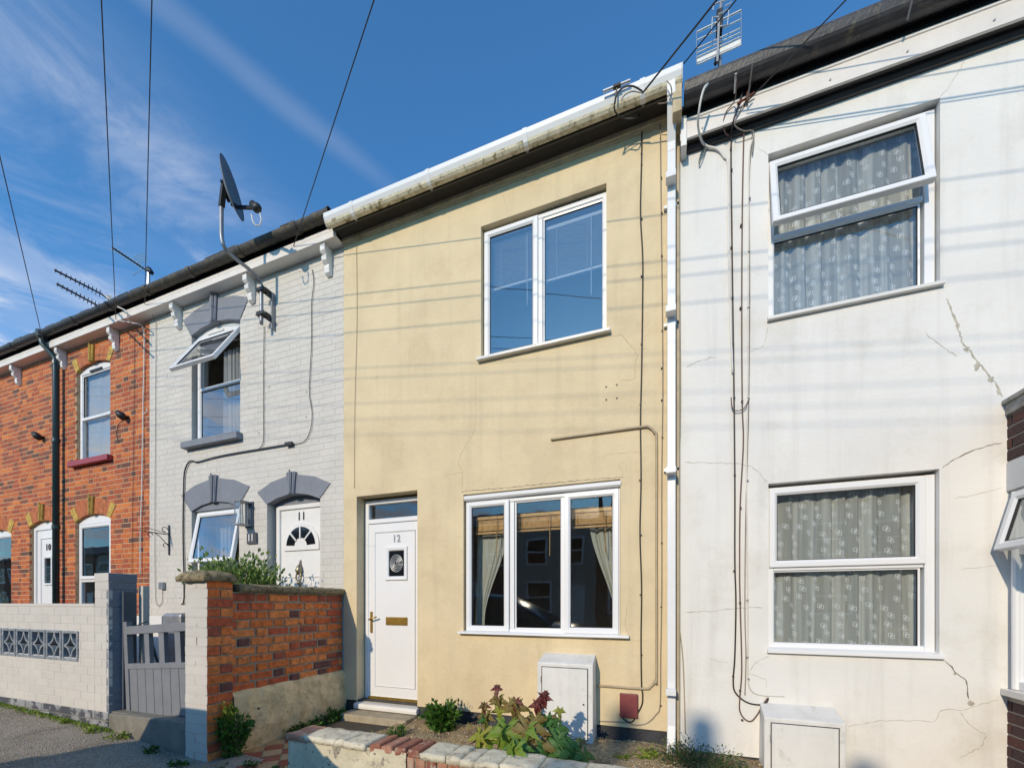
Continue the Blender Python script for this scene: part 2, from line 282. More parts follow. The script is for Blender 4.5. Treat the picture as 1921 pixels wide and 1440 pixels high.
# ------------------------------------------------------------ mesh builder
COL = scene.collection
class MB:
    def __init__(s, M=None): s.v = []; s.f = []; s.M = M; s.mi = []; s.uv = None
    def add(s, vs, fs, mi=0):
        n = len(s.v)
        for p in vs:
            p = Vector(p); s.v.append(s.M @ p if s.M is not None else p)
        for f in fs: s.f.append([i+n for i in f]); s.mi.append(mi)
    def box(s, x0, x1, y0, y1, z0, z1, mi=0):
        s.add([(x0,y0,z0),(x1,y0,z0),(x1,y1,z0),(x0,y1,z0),(x0,y0,z1),(x1,y0,z1),(x1,y1,z1),(x0,y1,z1)],
              [(0,3,2,1),(4,5,6,7),(0,1,5,4),(1,2,6,5),(2,3,7,6),(3,0,4,7)], mi)
    def bar(s, a, b, w, h, up=(0,0,1)):
        a = Vector(a); b = Vector(b); d = (b-a).normalized(); u = Vector(up)
        if abs(d.dot(u)) > .98: u = Vector((1,0,0))
        r = d.cross(u).normalized()*w/2; u = r.cross(d).normalized()*h/2
        s.add([a-r-u,a+r-u,a+r+u,a-r+u,b-r-u,b+r-u,b+r+u,b-r+u], [(0,1,2,3),(4,7,6,5),(0,4,5,1),(1,5,6,2),(2,6,7,3),(3,7,4,0)])
    def tube(s, pts, r, n=6, cap=True):
        pts = [Vector(p) for p in pts]; k = len(pts); base = []; pu = None
        rr = r if isinstance(r, (list, tuple)) else [r]*k
        for i, p in enumerate(pts):
            d = (pts[min(i+1,k-1)]-pts[max(i-1,0)])
            d = d.normalized() if d.length > 1e-9 else Vector((0,0,1))
            if pu is None: pu = Vector((0,0,1)) if abs(d.z) < .9 else Vector((1,0,0))
            u = (pu-d*pu.dot(d)).normalized(); pu = u; w = d.cross(u)
            base += [p+(u*math.cos(2*math.pi*j/n)+w*math.sin(2*math.pi*j/n))*rr[i] for j in range(n)]
        fs = [(i*n+j, i*n+(j+1)%n, (i+1)*n+(j+1)%n, (i+1)*n+j) for i in range(k-1) for j in range(n)]
        if cap: fs += [tuple(range(n))[::-1], tuple(range((k-1)*n, k*n))]
        s.add(base, fs)
    def profx(s, prof, x0, x1, closed=True, mi=0):   # (y,z) outline run along X
        n = len(prof); vs = [(x0,y,z) for y,z in prof]+[(x1,y,z) for y,z in prof]
        fs = [(j,(j+1)%n,n+(j+1)%n,n+j) for j in range(n if closed else n-1)]
        if closed: fs += [tuple(range(n))[::-1], tuple(range(n,2*n))]
        s.add(vs, fs, mi)
    def prismy(s, poly, y0, y1, mi=0):               # (x,z) outline run along Y
        n = len(poly); vs = [(x,y0,z) for x,z in poly]+[(x,y1,z) for x,z in poly]
        s.add(vs, [(j,(j+1)%n,n+(j+1)%n,n+j) for j in range(n)]+[tuple(range(n))[::-1], tuple(range(n,2*n))], mi)
    def ring(s, x0, x1, z0, z1, loops):              # mitred frame: loops of (inset, y), closed back on itself
        n = len(loops); vs = []
        for i, y in loops: vs += [(x0+i,y,z0+i),(x1-i,y,z0+i),(x1-i,y,z1-i),(x0+i,y,z1-i)]
        fs = [(a*4+j, a*4+(j+1)%4, ((a+1)%n)*4+(j+1)%4, ((a+1)%n)*4+j) for a in range(n) for j in range(4)]
        s.add(vs, fs)
    def sphere(s, c, r, n=10, m=6, sc=(1,1,1)):
        vs = []; fs = []
        for i in range(m+1):
            t = math.pi*i/m
            for j in range(n):
                a = 2*math.pi*j/n; vs.append((c[0]+r*sc[0]*math.sin(t)*math.cos(a), c[1]+r*sc[1]*math.sin(t)*math.sin(a), c[2]+r*sc[2]*math.cos(t)))
        for i in range(m):
            for j in range(n): fs.append((i*n+j, (i+1)*n+j, (i+1)*n+(j+1)%n, i*n+(j+1)%n))
        s.add(vs, fs)
    def mesh(s, name):
        me = bpy.data.meshes.new(name); me.from_pydata([tuple(v) for v in s.v], [], s.f); me.update(); return me
    def build(s, name, mt, parent=None, smooth=False, bevel=0., recalc=True):
        me = s.mesh(name)
        ms = mt if isinstance(mt, (list, tuple)) else [mt]
        for m in ms: me.materials.append(m)
        if len(ms) > 1: me.polygons.foreach_set('material_index', s.mi)
        if recalc:
            import bmesh
            bm = bmesh.new(); bm.from_mesh(me); bmesh.ops.recalc_face_normals(bm, faces=bm.faces); bm.to_mesh(me); bm.free()
        if smooth:
            me.polygons.foreach_set('use_smooth', [True]*len(me.polygons))
        o = bpy.data.objects.new(name, me); COL.objects.link(o)
        if parent is not None: o.parent = parent; o.matrix_parent_inverse = Matrix.Translation(-parent.location) if parent.type == 'EMPTY' else Matrix.Identity(4)
        if bevel:
            b = o.modifiers.new('bevel', 'BEVEL'); b.width = bevel; b.segments = 2; b.limit_method = 'ANGLE'; b.angle_limit = R(40)
        return o
def tag(o, label=None, cat=None, group=None, kind=None):
    for k, v in (('label', label), ('category', cat), ('group', group), ('kind', kind)):
        if v: o[k] = v
    return o
def thing(name, loc, label, cat, group=None):
    o = bpy.data.objects.new(name, None); COL.objects.link(o); o.location = loc; o.empty_display_size = .1
    return tag(o, label, cat, group)
bpy.context.view_layer.update()

def gridwall(mb, x0, x1, z0, z1, y, depth, ops, reveal=True, seg=0):
    xs = sorted({x0, x1, *[v for o in ops for v in o[:2] if x0 < v < x1]}); zs = sorted({z0, z1, *[v for o in ops for v in o[2:4] if z0 < v < z1]})
    for i in range(len(xs)-1):
        for j in range(len(zs)-1):
            cx = (xs[i]+xs[i+1])/2; cz = (zs[j]+zs[j+1])/2
            if any(o[0] < cx < o[1] and o[2] < cz < o[3] for o in ops): continue
            mb.add([(xs[i],y,zs[j]),(xs[i+1],y,zs[j]),(xs[i+1],y,zs[j+1]),(xs[i],y,zs[j+1])], [(0,1,2,3)])
    for a, b, c, d in [o[:4] for o in ops]:
        y1 = y+depth
        mb.add([(a,y,c),(b,y,c),(b,y,d),(a,y,d),(a,y1,c),(b,y1,c),(b,y1,d),(a,y1,d)], [(0,4,5,1),(1,5,6,2),(2,6,7,3),(3,7,4,0)])

# ------------------------------------------------------------ bricks
BR = {}
def brick_mesh(kind, L, hgt, dep, mt, soft, k):
    key = (kind, mt.name, k, round(L,3), round(hgt,3), round(dep,3))
    if key in BR: return BR[key]
    rnd = random.Random(hash((round(L,3), k)) & 0xffff); a = L/2; h = hgt/2; c = soft; j = lambda: rnd.uniform(-1,1)*soft*.3
    vs = [(-a+j(),c,-h+j()),(a+j(),c,-h+j()),(a+j(),c,h+j()),(-a+j(),c,h+j()),
          (-a+c+j(),j()*.5,-h+c+j()),(a-c+j(),j()*.5,-h+c+j()),(a-c+j(),j()*.5,h-c+j()),(-a+c+j(),j()*.5,h-c+j()),
          (-a,dep,-h),(a,dep,-h),(a,dep,h),(-a,dep,h)]
    fs = [(4,5,6,7),(0,1,5,4),(1,2,6,5),(2,3,7,6),(3,0,4,7),(0,8,9,1),(1,9,10,2),(2,10,11,3),(3,11,8,0)]
    me = bpy.data.meshes.new('brick'); me.from_pydata(vs, [], fs); me.materials.append(mt); me.update(); BR[key] = me; return me
def brickwork(parent, O, U, N, length, z0, z1, holes, mt, course=.0755, joint=.010, dep=.03, soft=.004, limit=300, seed=1, bond='flemish', jig=.0012, S=.2275, HD=.1125, tilt=0.):
    """courses of separate bricks on the face through O; U runs along it, N points out of it; holes are (u0,u1,z0,z1)"""
    rnd = random.Random(seed); O = Vector(O); U = Vector(U); N = Vector(N); out = []
    nrow = int((z1-z0+joint)/course)
    for r in range(nrow):
        zc = z0+course*(r+.5)-joint/2+joint/2
        if bond == 'flemish': seq = [S, HD]; u = -((S+HD+2*joint)*.5+(.0) if r % 2 else .0)-rnd.uniform(0,.004)
        else: seq = [S]; u = -(S+joint)*.5 if r % 2 else 0.
        i = 0
        while u < length:
            L = seq[i % len(seq)]; i += 1; segs = [(max(u,0), min(u+L, length))]; u += L+joint
            for h in holes:
                if h[2] < zc < h[3]:
                    ns = []
                    for a, b in segs:
                        if b <= h[0] or a >= h[1]: ns.append((a,b)); continue
                        if a < h[0]: ns.append((a, h[0]))
                        if b > h[1]: ns.append((h[1], b))
                    segs = ns
            for a, b in segs:
                if b-a > .022: out.append(((a+b)/2, zc, b-a, course-joint, L))
    rot = Matrix((U, -N, Vector((0,0,1)))).transposed().to_4x4()
    cl = cam.location; items = []
    fwd = Vector((-SS, CC, 0)); rt = Vector((CC, SS, 0))
    for uc, zc, L, h, Ln in out:
        p = O+U*uc+Vector((0,0,zc)); v = p-cl; k = v.dot(fwd)
        if k > .1:
            px = 960+F*v.dot(rt)/k; py = YH-F*v.z/k; vis = -60 < px < 1980 and -60 < py < 1500
        else: vis = False
        items.append((0 if vis else 1, v.length, uc, zc, L, h, Ln))
    items.sort(key=lambda t: t[:2]); rest = MB()
    ploc = parent.location
    for n, (nv, dist, uc, zc, L, h, Ln) in enumerate(items):
        me = brick_mesh('b', Ln, h, dep, mt, soft, rnd.randrange(6)); sx = L/Ln
        p = O+U*uc+Vector((0,0,zc))+N*rnd.uniform(-jig, jig)
        M = Matrix.Translation(p) @ rot @ Matrix.Rotation(rnd.uniform(-.006,.006)+tilt, 4, 'Y') @ Matrix.Diagonal((sx,1,1,1))
        if n < limit and not nv:
            o = bpy.data.objects.new('brick', me); COL.objects.link(o); o.parent = parent; o.matrix_local = Matrix.Translation(-ploc) @ M if parent.type == 'EMPTY' else M
        else: rest.add([M @ v.co for v in me.vertices], [tuple(q.vertices) for q in me.polygons])
    if rest.v: tag(rest.build('brick_courses', mt, parent, recalc=False), kind='stuff')

# ------------------------------------------------------------ windows, curtains
def up_frame(mb, x0, x1, z0, z1, y, w=.045, d=.06): mb.ring(x0,x1,z0,z1,[(0,y+d),(0,y),(w-.012,y),(w,y+.012),(w,y+d)])
def sash_part(win, x0, x1, z0, z1, y, w=.055, d=.045, M=None, g=None, mt=None, gasket=True):
    f = MB(M); f.ring(x0,x1,z0,z1,[(0,y+d),(0,y+.004),(.004,y),(w-.018,y),(w,y+.014),(w,y+d)])
    so_ = f.build('sash', mt or UPVC, win)
    s = MB(M); s.ring(x0+w-.001,x1-w+.001,z0+w-.001,z1-w+.001,[(0,y+.013),(0,y+.03),(.005,y+.03),(.005,y+.013)]); s.build('seal', SEAL, win)
    p = MB(M); p.box(x0+w-.003,x1-w+.003,y+.020,y+.024,z0+w-.003,z1-w+.003); p.build('pane', g or GLASS, win)
    return so_
def window(house, x0, x1, z0, z1, y, lights, w=.045, mull=(), tran=(), g=None, mt=None):
    """lights: (x0,x1,z0,z1,kind,angle); kind 's' sash standing proud, 'f' fixed glass, 't' top-hung leaf swung out"""
    mb = MB(); up_frame(mb, x0, x1, z0, z1, y, w)
    for m in mull: mb.box(m-.022, m+.022, y+.002, y+.055, z0+w, z1-w)
    for a, b, m in tran: mb.box(a, b, y+.002, y+.055, m-.02, m+.02)
    win = mb.build('window', mt or UPVC, house, bevel=.003)
    for l in lights:
        a, b, c, d, k = l[:5]
        if k == 'f':
            s = MB(); s.ring(a,b,c,d,[(0,y+.014),(0,y+.034),(.012,y+.034),(.012,y+.016)]); s.build('bead', UPVC, win)
            q = MB(); q.ring(a+.011,b-.011,c+.011,d-.011,[(0,y+.018),(0,y+.032),(.005,y+.032),(.005,y+.018)]); q.build('seal', SEAL, win)
            p = MB(); p.box(a+.010,b-.010,y+.024,y+.028,c+.010,d-.010); p.build('pane', g or GLASS, win)
        elif k == 's': sash_part(win, a, b, c, d, y-.018, g=g)
        else:
            ang = l[5]; M = Matrix.Translation((0, y-.018, d)) @ Matrix.Rotation(-ang, 4, 'X') @ Matrix.Translation((0, -(y-.018), -d))
            sash_part(win, a, b, c, d, y-.018, M=M, g=g)
            for sx_ in (a+.012, b-.012):      # friction stays
                p0 = Vector((sx_, y+.02, d-.16)); p1 = M @ Vector((sx_, y+.02, d-.30*(1 if d-c > .4 else .6)))
                st = MB(); st.bar(p0, p1, .012, .004); st.bar(Vector((sx_, y+.025, d-.02)), Vector((sx_, y+.025, c+.03)), .01, .012); st.build('stay', METAL, win)
    return win
def sill(win, x0, x1, y0, z, h=.03, out=.08, mt=None, name='sill'):
    mb = MB(); mb.profx([(y0,z),(y0-out+.01,z-.012),(y0-out,z-.016),(y0-out,z-h-.012),(y0-out+.012,z-h-.014),(y0,z-h-.006)], x0, x1)
    return mb.build(name, mt or UPVC, win, bevel=.002)
def curtain(name, label, left, right, z0, z1, y, mt, amp=.025, folds=9, nx=70, nz=24, cat='curtain', group=None, seed=0, fade=.4):
    """left/right: functions of t (0 bottom .. 1 top) giving the X of each edge"""
    rnd = random.Random(seed); ph = [rnd.uniform(0,6) for _ in range(4)]
    vs = []; uvs = []; fs = []; width0 = right(1)-left(1)
    for j in range(nz+1):
        t = j/nz
        for i in range(nx+1):
            s = i/nx; x = left(t)+(right(t)-left(t))*s
            w = folds*6.283*s+2.2*math.sin(5*s+ph[0])+.9*math.sin(13*s+ph[3])+.25*math.sin(3*t+ph[1])
            yy = y+amp*(math.sin(w)*.75+.35*math.sin(2.3*w+ph[2]))*(.6+.4*math.sin(3.1*s+ph[3]))
            xx = x+.35*amp*math.cos(w+1)*(1 if 0 < i < nx else 0)
            vs.append((xx,yy,z0+(z1-z0)*t)); uvs.append((width0*s*1.45, (z1-z0)*t))
    for j in range(nz):
        for i in range(nx): a = j*(nx+1)+i; fs.append((a,a+1,a+nx+2,a+nx+1))
    me = bpy.data.meshes.new(name); me.from_pydata(vs,[],fs); me.materials.append(mt); ul = me.uv_layers.new(name='UVMap')
    for p in me.polygons:
        p.use_smooth = True
        for li in p.loop_indices: ul.data[li].uv = uvs[me.loops[li].vertex_index]
    o = bpy.data.objects.new(name, me); COL.objects.link(o); return tag(o, label, cat, group)
def text(name, body, size, loc, mt, parent, ext=.003, rot=(R(90),0,0), sx=1.):
    c = bpy.data.curves.new(name, 'FONT'); c.body = body; c.size = size; c.extrude = ext; c.align_x = 'CENTER'; c.align_y = 'CENTER'; c.offset = size*.012; c.space_character = 1.15
    t = bpy.data.objects.new('tmp', c); COL.objects.link(t); t.scale = (sx,1,1)
    dg = bpy.context.evaluated_depsgraph_get(); me = bpy.data.meshes.new_from_object(t.evaluated_get(dg)); bpy.data.objects.remove(t)
    M = Matrix.Translation(loc) @ Matrix.Rotation(rot[2],4,'Z') @ Matrix.Rotation(rot[0],4,'X') @ Matrix.Diagonal((sx,1,1,1)); me.transform(M)
    me.materials.clear(); me.materials.append(mt)
    o = bpy.data.objects.new(name, me); COL.objects.link(o); o.parent = parent
    if parent.type == 'EMPTY': o.matrix_parent_inverse = Matrix.Translation(-parent.location)
    return o
def crack(parent, px, w=.004, y=-.0012, mt=None, seed=0, name='crack'):
    rnd = random.Random(seed+len(px)); pts = [at(a,b,0) for a,b in px]; P = []
    for i in range(len(pts)-1):
        n = max(2, int((pts[i+1]-pts[i]).length/.018))
        for k in range(n): P.append(pts[i].lerp(pts[i+1], k/n))
    P.append(pts[-1]); vs = []; fs = []
    for i, p in enumerate(P):
        d = (P[min(i+1,len(P)-1)]-P[max(i-1,0)]).normalized(); n = Vector((-d.z,0,d.x)); q = p+n*rnd.uniform(-.005,.005)
        ww = w*rnd.uniform(.35,1.25)*(.35 if i in (0,len(P)-1) else 1)
        for s in (-1,1):
            for yy in (y, y+.004): vs.append((q.x+n.x*ww/2*s, yy, q.z+n.z*ww/2*s))
    for i in range(len(P)-1):
        a = i*4; b = a+4; fs += [(a,b,b+2,a+2),(a,a+1,b+1,b),(a+2,b+2,b+3,a+3)]
    m = MB(); m.add(vs, fs); return m.build(name, mt or CRACK, parent)
def patch(parent, px, rad, seed, mt, name='render_patch', y=-.002):
    rnd = random.Random(seed); c = at(*px, 0); n = 22; vs = [(c.x, y-.002, c.z)]
    for i in range(n):
        a = 6.283*i/n; r = rad*rnd.uniform(.45,1.1); vs.append((c.x+r*math.cos(a)*.8, y+.002, c.z+r*math.sin(a)))
    m = MB(); m.add(vs, [(0,i+1,(i+1)%n+1) for i in range(n)]); return m.build(name, mt, parent)

# ------------------------------------------------------------ ground, road
def gz(x):
    P = [(-80,1.3),(-40,.9),(-12,.42),(-6.76,.24),(-4.8,.165),(-3.6,.045),(-2.6,.02),(4,-.12),(40,-.9)]
    for (a,b),(c,d) in zip(P,P[1:]):
        if a <= x <= c: return b+(d-b)*(x-a)/(c-a)
    return P[0][1] if x < 0 else P[-1][1]
def strip(name, y0, y1, dz, mt, nx=160, x0=-40, x1=40, ny=8, rough=0.):
    m = MB(); vs = []; fs = []
    for i in range(nx+1):
        x = x0+(x1-x0)*i/nx
        for j in range(ny+1):
            y = y0+(y1-y0)*j/ny; vs.append((x,y,gz(x)+dz+rough*noise.noise(Vector((x*1.7,y*1.7,0)))))
    for i in range(nx):
        for j in range(ny): a = i*(ny+1)+j; fs.append((a,a+ny+1,a+ny+2,a+1))
    m.add(vs, fs); return tag(m.build(name, mt, smooth=True, recalc=False), kind='structure')
g_ = MB(); g_.add([(-900,-900,-2.2),(900,-900,-2.2),(900,900,-2.2),(-900,900,-2.2)], [(0,1,2,3)]); tag(g_.build('ground', SOIL, recalc=False), kind='structure')
strip('pavement', -3.35, -1.30, 0, PAVE, 400, -20, 20, 24, .012)
strip('road', -10.9, -3.5, -.115, ROADM, x0=-75, nx=200)
strip('far_pavement', -13.7, -11.05, 0, PAVE, x0=-75, nx=200)
k = MB()
for i in range(44):
    x = -20+i*.915
    a, b = gz(x), gz(x+.9)
    k.add([(x,-3.5,a-.16),(x+.9,-3.5,b-.16),(x+.9,-3.35,b-.16),(x,-3.35,a-.16),(x,-3.5,a+.004),(x+.9,-3.5,b+.004),(x+.9,-3.35,b+.006),(x,-3.35,a+.006)], [(0,3,2,1),(4,5,6,7),(0,1,5,4),(1,2,6,5),(2,3,7,6),(3,0,4,7)])
tag(k.build('kerb', KERB), kind='structure')
k = MB()
for i in range(44):
    x = -20+i*.915; a = gz(x); k.box(x,x+.9,-11.05,-10.9,a-.16,a+.004)
tag(k.build('far_kerb', KERB), kind='structure')
# raised yards and front garden beds
m = MB(); m.box(-14.2,-7.02,-1.41,.02,-.2,.33); m.box(-7.02,-3.60,-1.5,.02,-.2,.325); tag(m.build('front_yard', CONC), kind='structure')
m = MB(); vs=[];fs=[]
for i in range(61):
    for j in range(26):
        x=-2.58+i*.115; y=-1.34+j*.0545; vs.append((x,y,.10+.05*noise.noise(Vector((x*2.3,y*2.3,1)))+.012*noise.noise(Vector((x*9,y*9,4)))-.10*max(0,(x+.2))*.25))
for i in range(60):
    for j in range(25): a=i*26+j; fs.append((a,a+26,a+27,a+1))
m.add(vs,fs); bed=tag(m.build('soil_bed', SOIL, smooth=True, recalc=False), kind='structure')
def bedz(x,y): return .10+.05*noise.noise(Vector((x*2.3,y*2.3,1)))+.012*noise.noise(Vector((x*9,y*9,4)))-.10*max(0,(x+.2))*.25
m = MB(); rnd = random.Random(4)
for i in range(5200):
    x = rnd.uniform(-2.5,.15) if i%5 else rnd.uniform(0,1); y = rnd.uniform(-1.3,-.01); r = rnd.uniform(.004,.011)
    z = bedz(x,y)+r*.4; c = Vector((x,y,z)); q = Matrix.Rotation(rnd.uniform(0,6),3,'Z') @ Matrix.Rotation(rnd.uniform(-.5,.5),3,'X')
    pts = [q@Vector(v) for v in ((r,0,0),(-r,0,0),(0,r*.8,0),(0,-r*.8,0),(0,0,r*.6),(0,0,-r*.6))]
    m.add([c+p for p in pts], [(0,2,4),(2,1,4),(1,3,4),(3,0,4),(2,0,5),(1,2,5),(3,1,5),(0,3,5)])
tag(m.build('gravel', PEBBLE, smooth=True, recalc=False), 'golden gravel scattered over the front garden bed', 'gravel', kind='stuff')
# tiled path
path = MB(); path.box(-3.47,-2.60,-1.75,.0,-.15,.028); path = tag(path.build('path', OLDMORTAR), kind='structure')
T = .15; tm = {}
def tile_mesh(mt, k):
    if (mt.name,k) in tm: return tm[mt.name,k]
    rr = random.Random(k); a = T/2-.004; c=.004; j=lambda: rr.uniform(-.0015,.0015)
    b = MB(); b.add([(-a,-a,-.02),(a,-a,-.02),(a,a,-.02),(-a,a,-.02),(-a+j(),-a+j(),-c),(a+j(),-a+j(),-c),(a+j(),a+j(),-c),(-a+j(),a+j(),-c),(-a+c,-a+c,j()),(a-c,-a+c,j()),(a-c,a-c,j()),(-a+c,a-c,j())],
        [(0,1,5,4),(1,2,6,5),(2,3,7,6),(3,0,4,7),(4,5,9,8),(5,6,10,9),(6,7,11,10),(7,4,8,11),(8,9,10,11)])
    me = b.mesh('tile'); me.materials.append(mt); tm[mt.name,k]=me; return me
rnd = random.Random(8); s2 = math.sqrt(.5)
for i in range(-16,17):
    for j in range(-16,17):
        x = -3.185+(i-j)*T*s2; y = -1.384+(i+j)*T*s2+T*s2*0
        if -3.40 < x < -2.68 and -1.68 < y < -.14:
            o = bpy.data.objects.new('tile', tile_mesh(TILEC if (i+j) % 2 == 0 else TILER, rnd.randrange(5))); COL.objects.link(o)
            o.location = (x,y,.036+rnd.uniform(-.003,.003)); o.rotation_euler = (rnd.uniform(-.012,.012),rnd.uniform(-.012,.012),R(45)+rnd.uniform(-.01,.01)); o.parent = path

# ------------------------------------------------------------ houses
WT = 5.424
def arch_ring(house, xc, w, zs, rise, th, y, mats, keymat, nvous, flare=.10, style='brick', dep=.11):
    """segmental arch over an opening: voussoirs between two end blocks with a fluted keystone"""
    hw = w/2; Rr = (hw*hw+rise*rise)/(2*rise); cz = zs+rise-Rr; a0 = math.asin(hw/Rr); Ro = Rr+th
    af = a0*1.0
    def pt(s, t):     # s -1..1 along, t 0..1 outward; joints splay more than the radius so the ends flare
        a = a0*s; x = xc+Rr*math.sin(a); z = cz+Rr*math.cos(a); d = Vector((math.sin(a)+flare/th*s*.9, 0, math.cos(a))).normalized()
        return (x+d.x*th*t, z+d.z*th*t)
    segs = []; kw = .085/w*2*.55
    n = nvous
    left = [-1+(1-kw)*i/n for i in range(n+1)]
    for i in range(n): segs.append((left[i], left[i+1]))
    segs += [(-b, -a) for a, b in segs[::-1]]
    for i, (s0, s1) in enumerate(segs):
        e = .004 if style == 'brick' else 0.
        poly = [pt(s0+e, 0), pt((s0+s1)/2, 0), pt(s1-e, 0), pt(s1-e, 1), pt((s0+s1)/2, 1), pt(s0+e, 1)]
        end = i in (0, len(segs)-1); mm = MB(); mm.prismy(poly, y-(.006 if end else .002), y+dep)
        mm.build('arch_block', mats[1] if end and style == 'brick' else mats[0], house, bevel=.002)
    kb = MB(); top = 1.12
    for q in range(3):
        s0 = -kw+2*kw*q/3; s1 = s0+2*kw/3; a = [pt(s0,-.03), pt(s1,-.03), pt(s1, top), pt(s0, top)]
        kb.prismy(a, y-(.045 if q == 1 else .028), y+dep)
        m_ = [(a[0][0]+a[1][0])/2, (a[3][0]+a[2][0])/2]
        kb.tube([(m_[0], y-(.045 if q == 1 else .028), a[0][1]), (m_[1], y-(.045 if q == 1 else .028), a[3][1]+(.02 if q == 1 else 0))], .011, 8)
    kb.build('keystone', keymat, house, bevel=.002)
def arch_fill(house, xc, w, zs, rise, y, mt, name='arch_panel', th=.03, z0=None):
    hw = w/2; Rr = (hw*hw+rise*rise)/(2*rise); cz = zs+rise-Rr; a0 = math.asin(hw/Rr); n = 12
    poly = [(xc-hw, zs-.002 if z0 is None else z0), (xc+hw, zs-.002 if z0 is None else z0)]+[(xc+Rr*math.sin(a0*(1-2*i/n)), cz+Rr*math.cos(a0*(1-2*i/n))) for i in range(n+1)]
    m = MB(); m.prismy(poly, y, y+th); return m.build(name, mt, house, bevel=.002)
def shell(h, x0, x1, zt=5.5, ridge=7.5, party=PLASTER):
    """back wall, party walls, floors and roof so the rooms behind the glass are closed"""
    m = MB(); m.box(x0,x1,4.0,4.2,-.2,zt); m.box(x0,x0+.06,.24,4.0,-.2,zt); m.box(x1-.06,x1,.24,4.0,-.2,zt); m.build('inner_wall', party, h)
    m = MB(); m.box(x0,x1,.24,4.0,.1,.2); m.box(x0,x1,.24,4.0,2.75,2.98); m.build('floor', FLOORI, h)
    m = MB(); m.box(x0,x1,.1,4.2,5.32,5.4); m.build('ceiling', PLASTER, h)
    m = MB(); m.profx([(-.13,zt+.02),(-.13,zt+.06),(2.1,ridge+.04),(4.3,zt+.1),(4.3,zt+.02),(2.1,ridge)], x0, x1); m.build('roof', SLATE, h)
def bracket(h, x):
    m = MB(); t = .035
    prof = [(0,5.42),(-.125,5.42),(-.125,5.345),(-.105,5.325),(-.085,5.318),(-.105,5.295),(-.095,5.255),(-.070,5.235),(-.055,5.225),(-.062,5.19),(-.052,5.14),(-.02,5.118),(0,5.118)]
    m.profx(prof, x-t, x+t); return m.build('bracket', WPAINT, h, bevel=.003)
def eaves_old(h, x0, x1, gm, fm=FASCIA, jn=.9):
    m = MB(); m.box(x0,x1,-.128,.10,WT,WT+.012); m.build('soffit', WPAINT, h)
    m = MB(); m.profx([(-.128,WT-.006),(-.146,WT-.006),(-.146,WT+.062),(-.150,WT+.070),(-.146,WT+.078),(-.146,WT+.105),(-.128,WT+.105)], x0, x1); m.build('fascia', fm, h, bevel=.002)
    m = MB(); m.profx([(-.125,WT+.106),(-.06,WT+.106),(-.06,WT+.2),(-.125,WT+.2)], x0, x1); m.build('gutter_board', BLACKP, h)
    g = MB(); n = 10; cy, cz, r = -.205, WT+.205, .062
    outer = [(cy-r*math.cos(math.pi*i/n), cz-r*math.sin(math.pi*i/n)*1.05) for i in range(n+1)]
    inner = [(cy-(r-.007)*math.cos(math.pi*i/n), cz-(r-.007)*math.sin(math.pi*i/n)*1.05) for i in range(n+1)][::-1]
    g.profx(outer+inner, x0, x1); gt = g.build('gutter', gm, h)
    x = x0+.35
    while x < x1-.1:
        c = MB()
        o2 = [(cy-(r+.009)*math.cos(math.pi*i/n), cz-(r+.009)*math.sin(math.pi*i/n)*1.05) for i in range(n+1)]
        i2 = [(cy-(r+.0)*math.cos(math.pi*i/n), cz-(r+.0)*math.sin(math.pi*i/n)*1.05) for i in range(n+1)][::-1]
        c.profx(o2+i2, x-.035, x+.035); x += jn; c.build('gutter_joint', gm, gt)
    s = MB(); rr = random.Random(int(x0*10)+7); x = x0
    while x < x1:          # eaves slates: uneven tails showing above the gutter lip
        w = rr.uniform(.2,.27); s.box(x, min(x+w-.006,x1), -.235+rr.uniform(-.02,.01), -.02, WT+.222+rr.uniform(0,.012), WT+.234+rr.uniform(0,.014)); x += w
    s.build('slate_course', SLATE, h)

# ---- brick houses 9 and 10
XB0, XB1, XB2, XB3 = -14.1, -10.57, -7.017, -3.469
def fr(px0, px1): return fx(px0), fx(px1)
H10 = thing('terrace_house', (XB1, 0, 0), 'orange red brick terraced house with door number 10 and yellow arch stones', 'house')
ops10 = [(-8.875,-7.97,3.56,5.11),(-8.905,-7.96,.82,2.73),(-10.29,-9.45,.36,2.73)]
m = MB(); gridwall(m, XB1, XB2, .2, WT, .0035, .22, ops10); m.build('mortar_wall', MORTAR, H10, recalc=False)
brickwork(H10, (XB1,0,0), (1,0,0), (0,-1,0), XB2-XB1, .33, WT-.01, [(a-XB1-.0,b-XB1,c,d) for a,b,c,d in ops10], BRICK, seed=3, joint=.010)
shell(H10, XB1, XB2)
# ---- brick house 9, only its right edge is in the frame
H9 = thing('terrace_house', (XB0, 0, 0), 'orange brick terraced house cut off by the left edge of the picture', 'house')
ops9 = [(-11.80,-10.905,.82,2.66)]
m = MB(); gridwall(m, XB0, XB1, .2, WT, .0035, .22, ops9); m.build('mortar_wall', MORTAR, H9, recalc=False)
brickwork(H9, (XB0,0,0), (1,0,0), (0,-1,0), XB1-XB0, .33, WT-.01, [(a-XB0,b-XB0,c,d) for a,b,c,d in ops9], BRICK, seed=5, joint=.010)
shell(H9, XB0, XB1)
eaves_old(H9, XB0, XB1, BLACKG); eaves_old(H10, XB1, XB2, BLACKG)
for px in (97.5,): bracket(H10, fx(102,-.13)); bracket(H10, fx(200.5,-.13)); bracket(H9, fx(17.5,-.13)); bracket(H9, fx(17.5,-.13)-1.41)
for h, x0, x1, zb in ((H10,-8.875,-7.97,3.56),):
    arch_ring(h, (x0+x1)/2, x1-x0, 5.02, .085, .215, .0, (REDSTONE, YELLOW), YELLOW, 4, flare=.055)
arch_ring(H10, -8.4325, .945, 2.62, .10, .24, .0, (REDSTONE, YELLOW), YELLOW, 4, flare=.07)
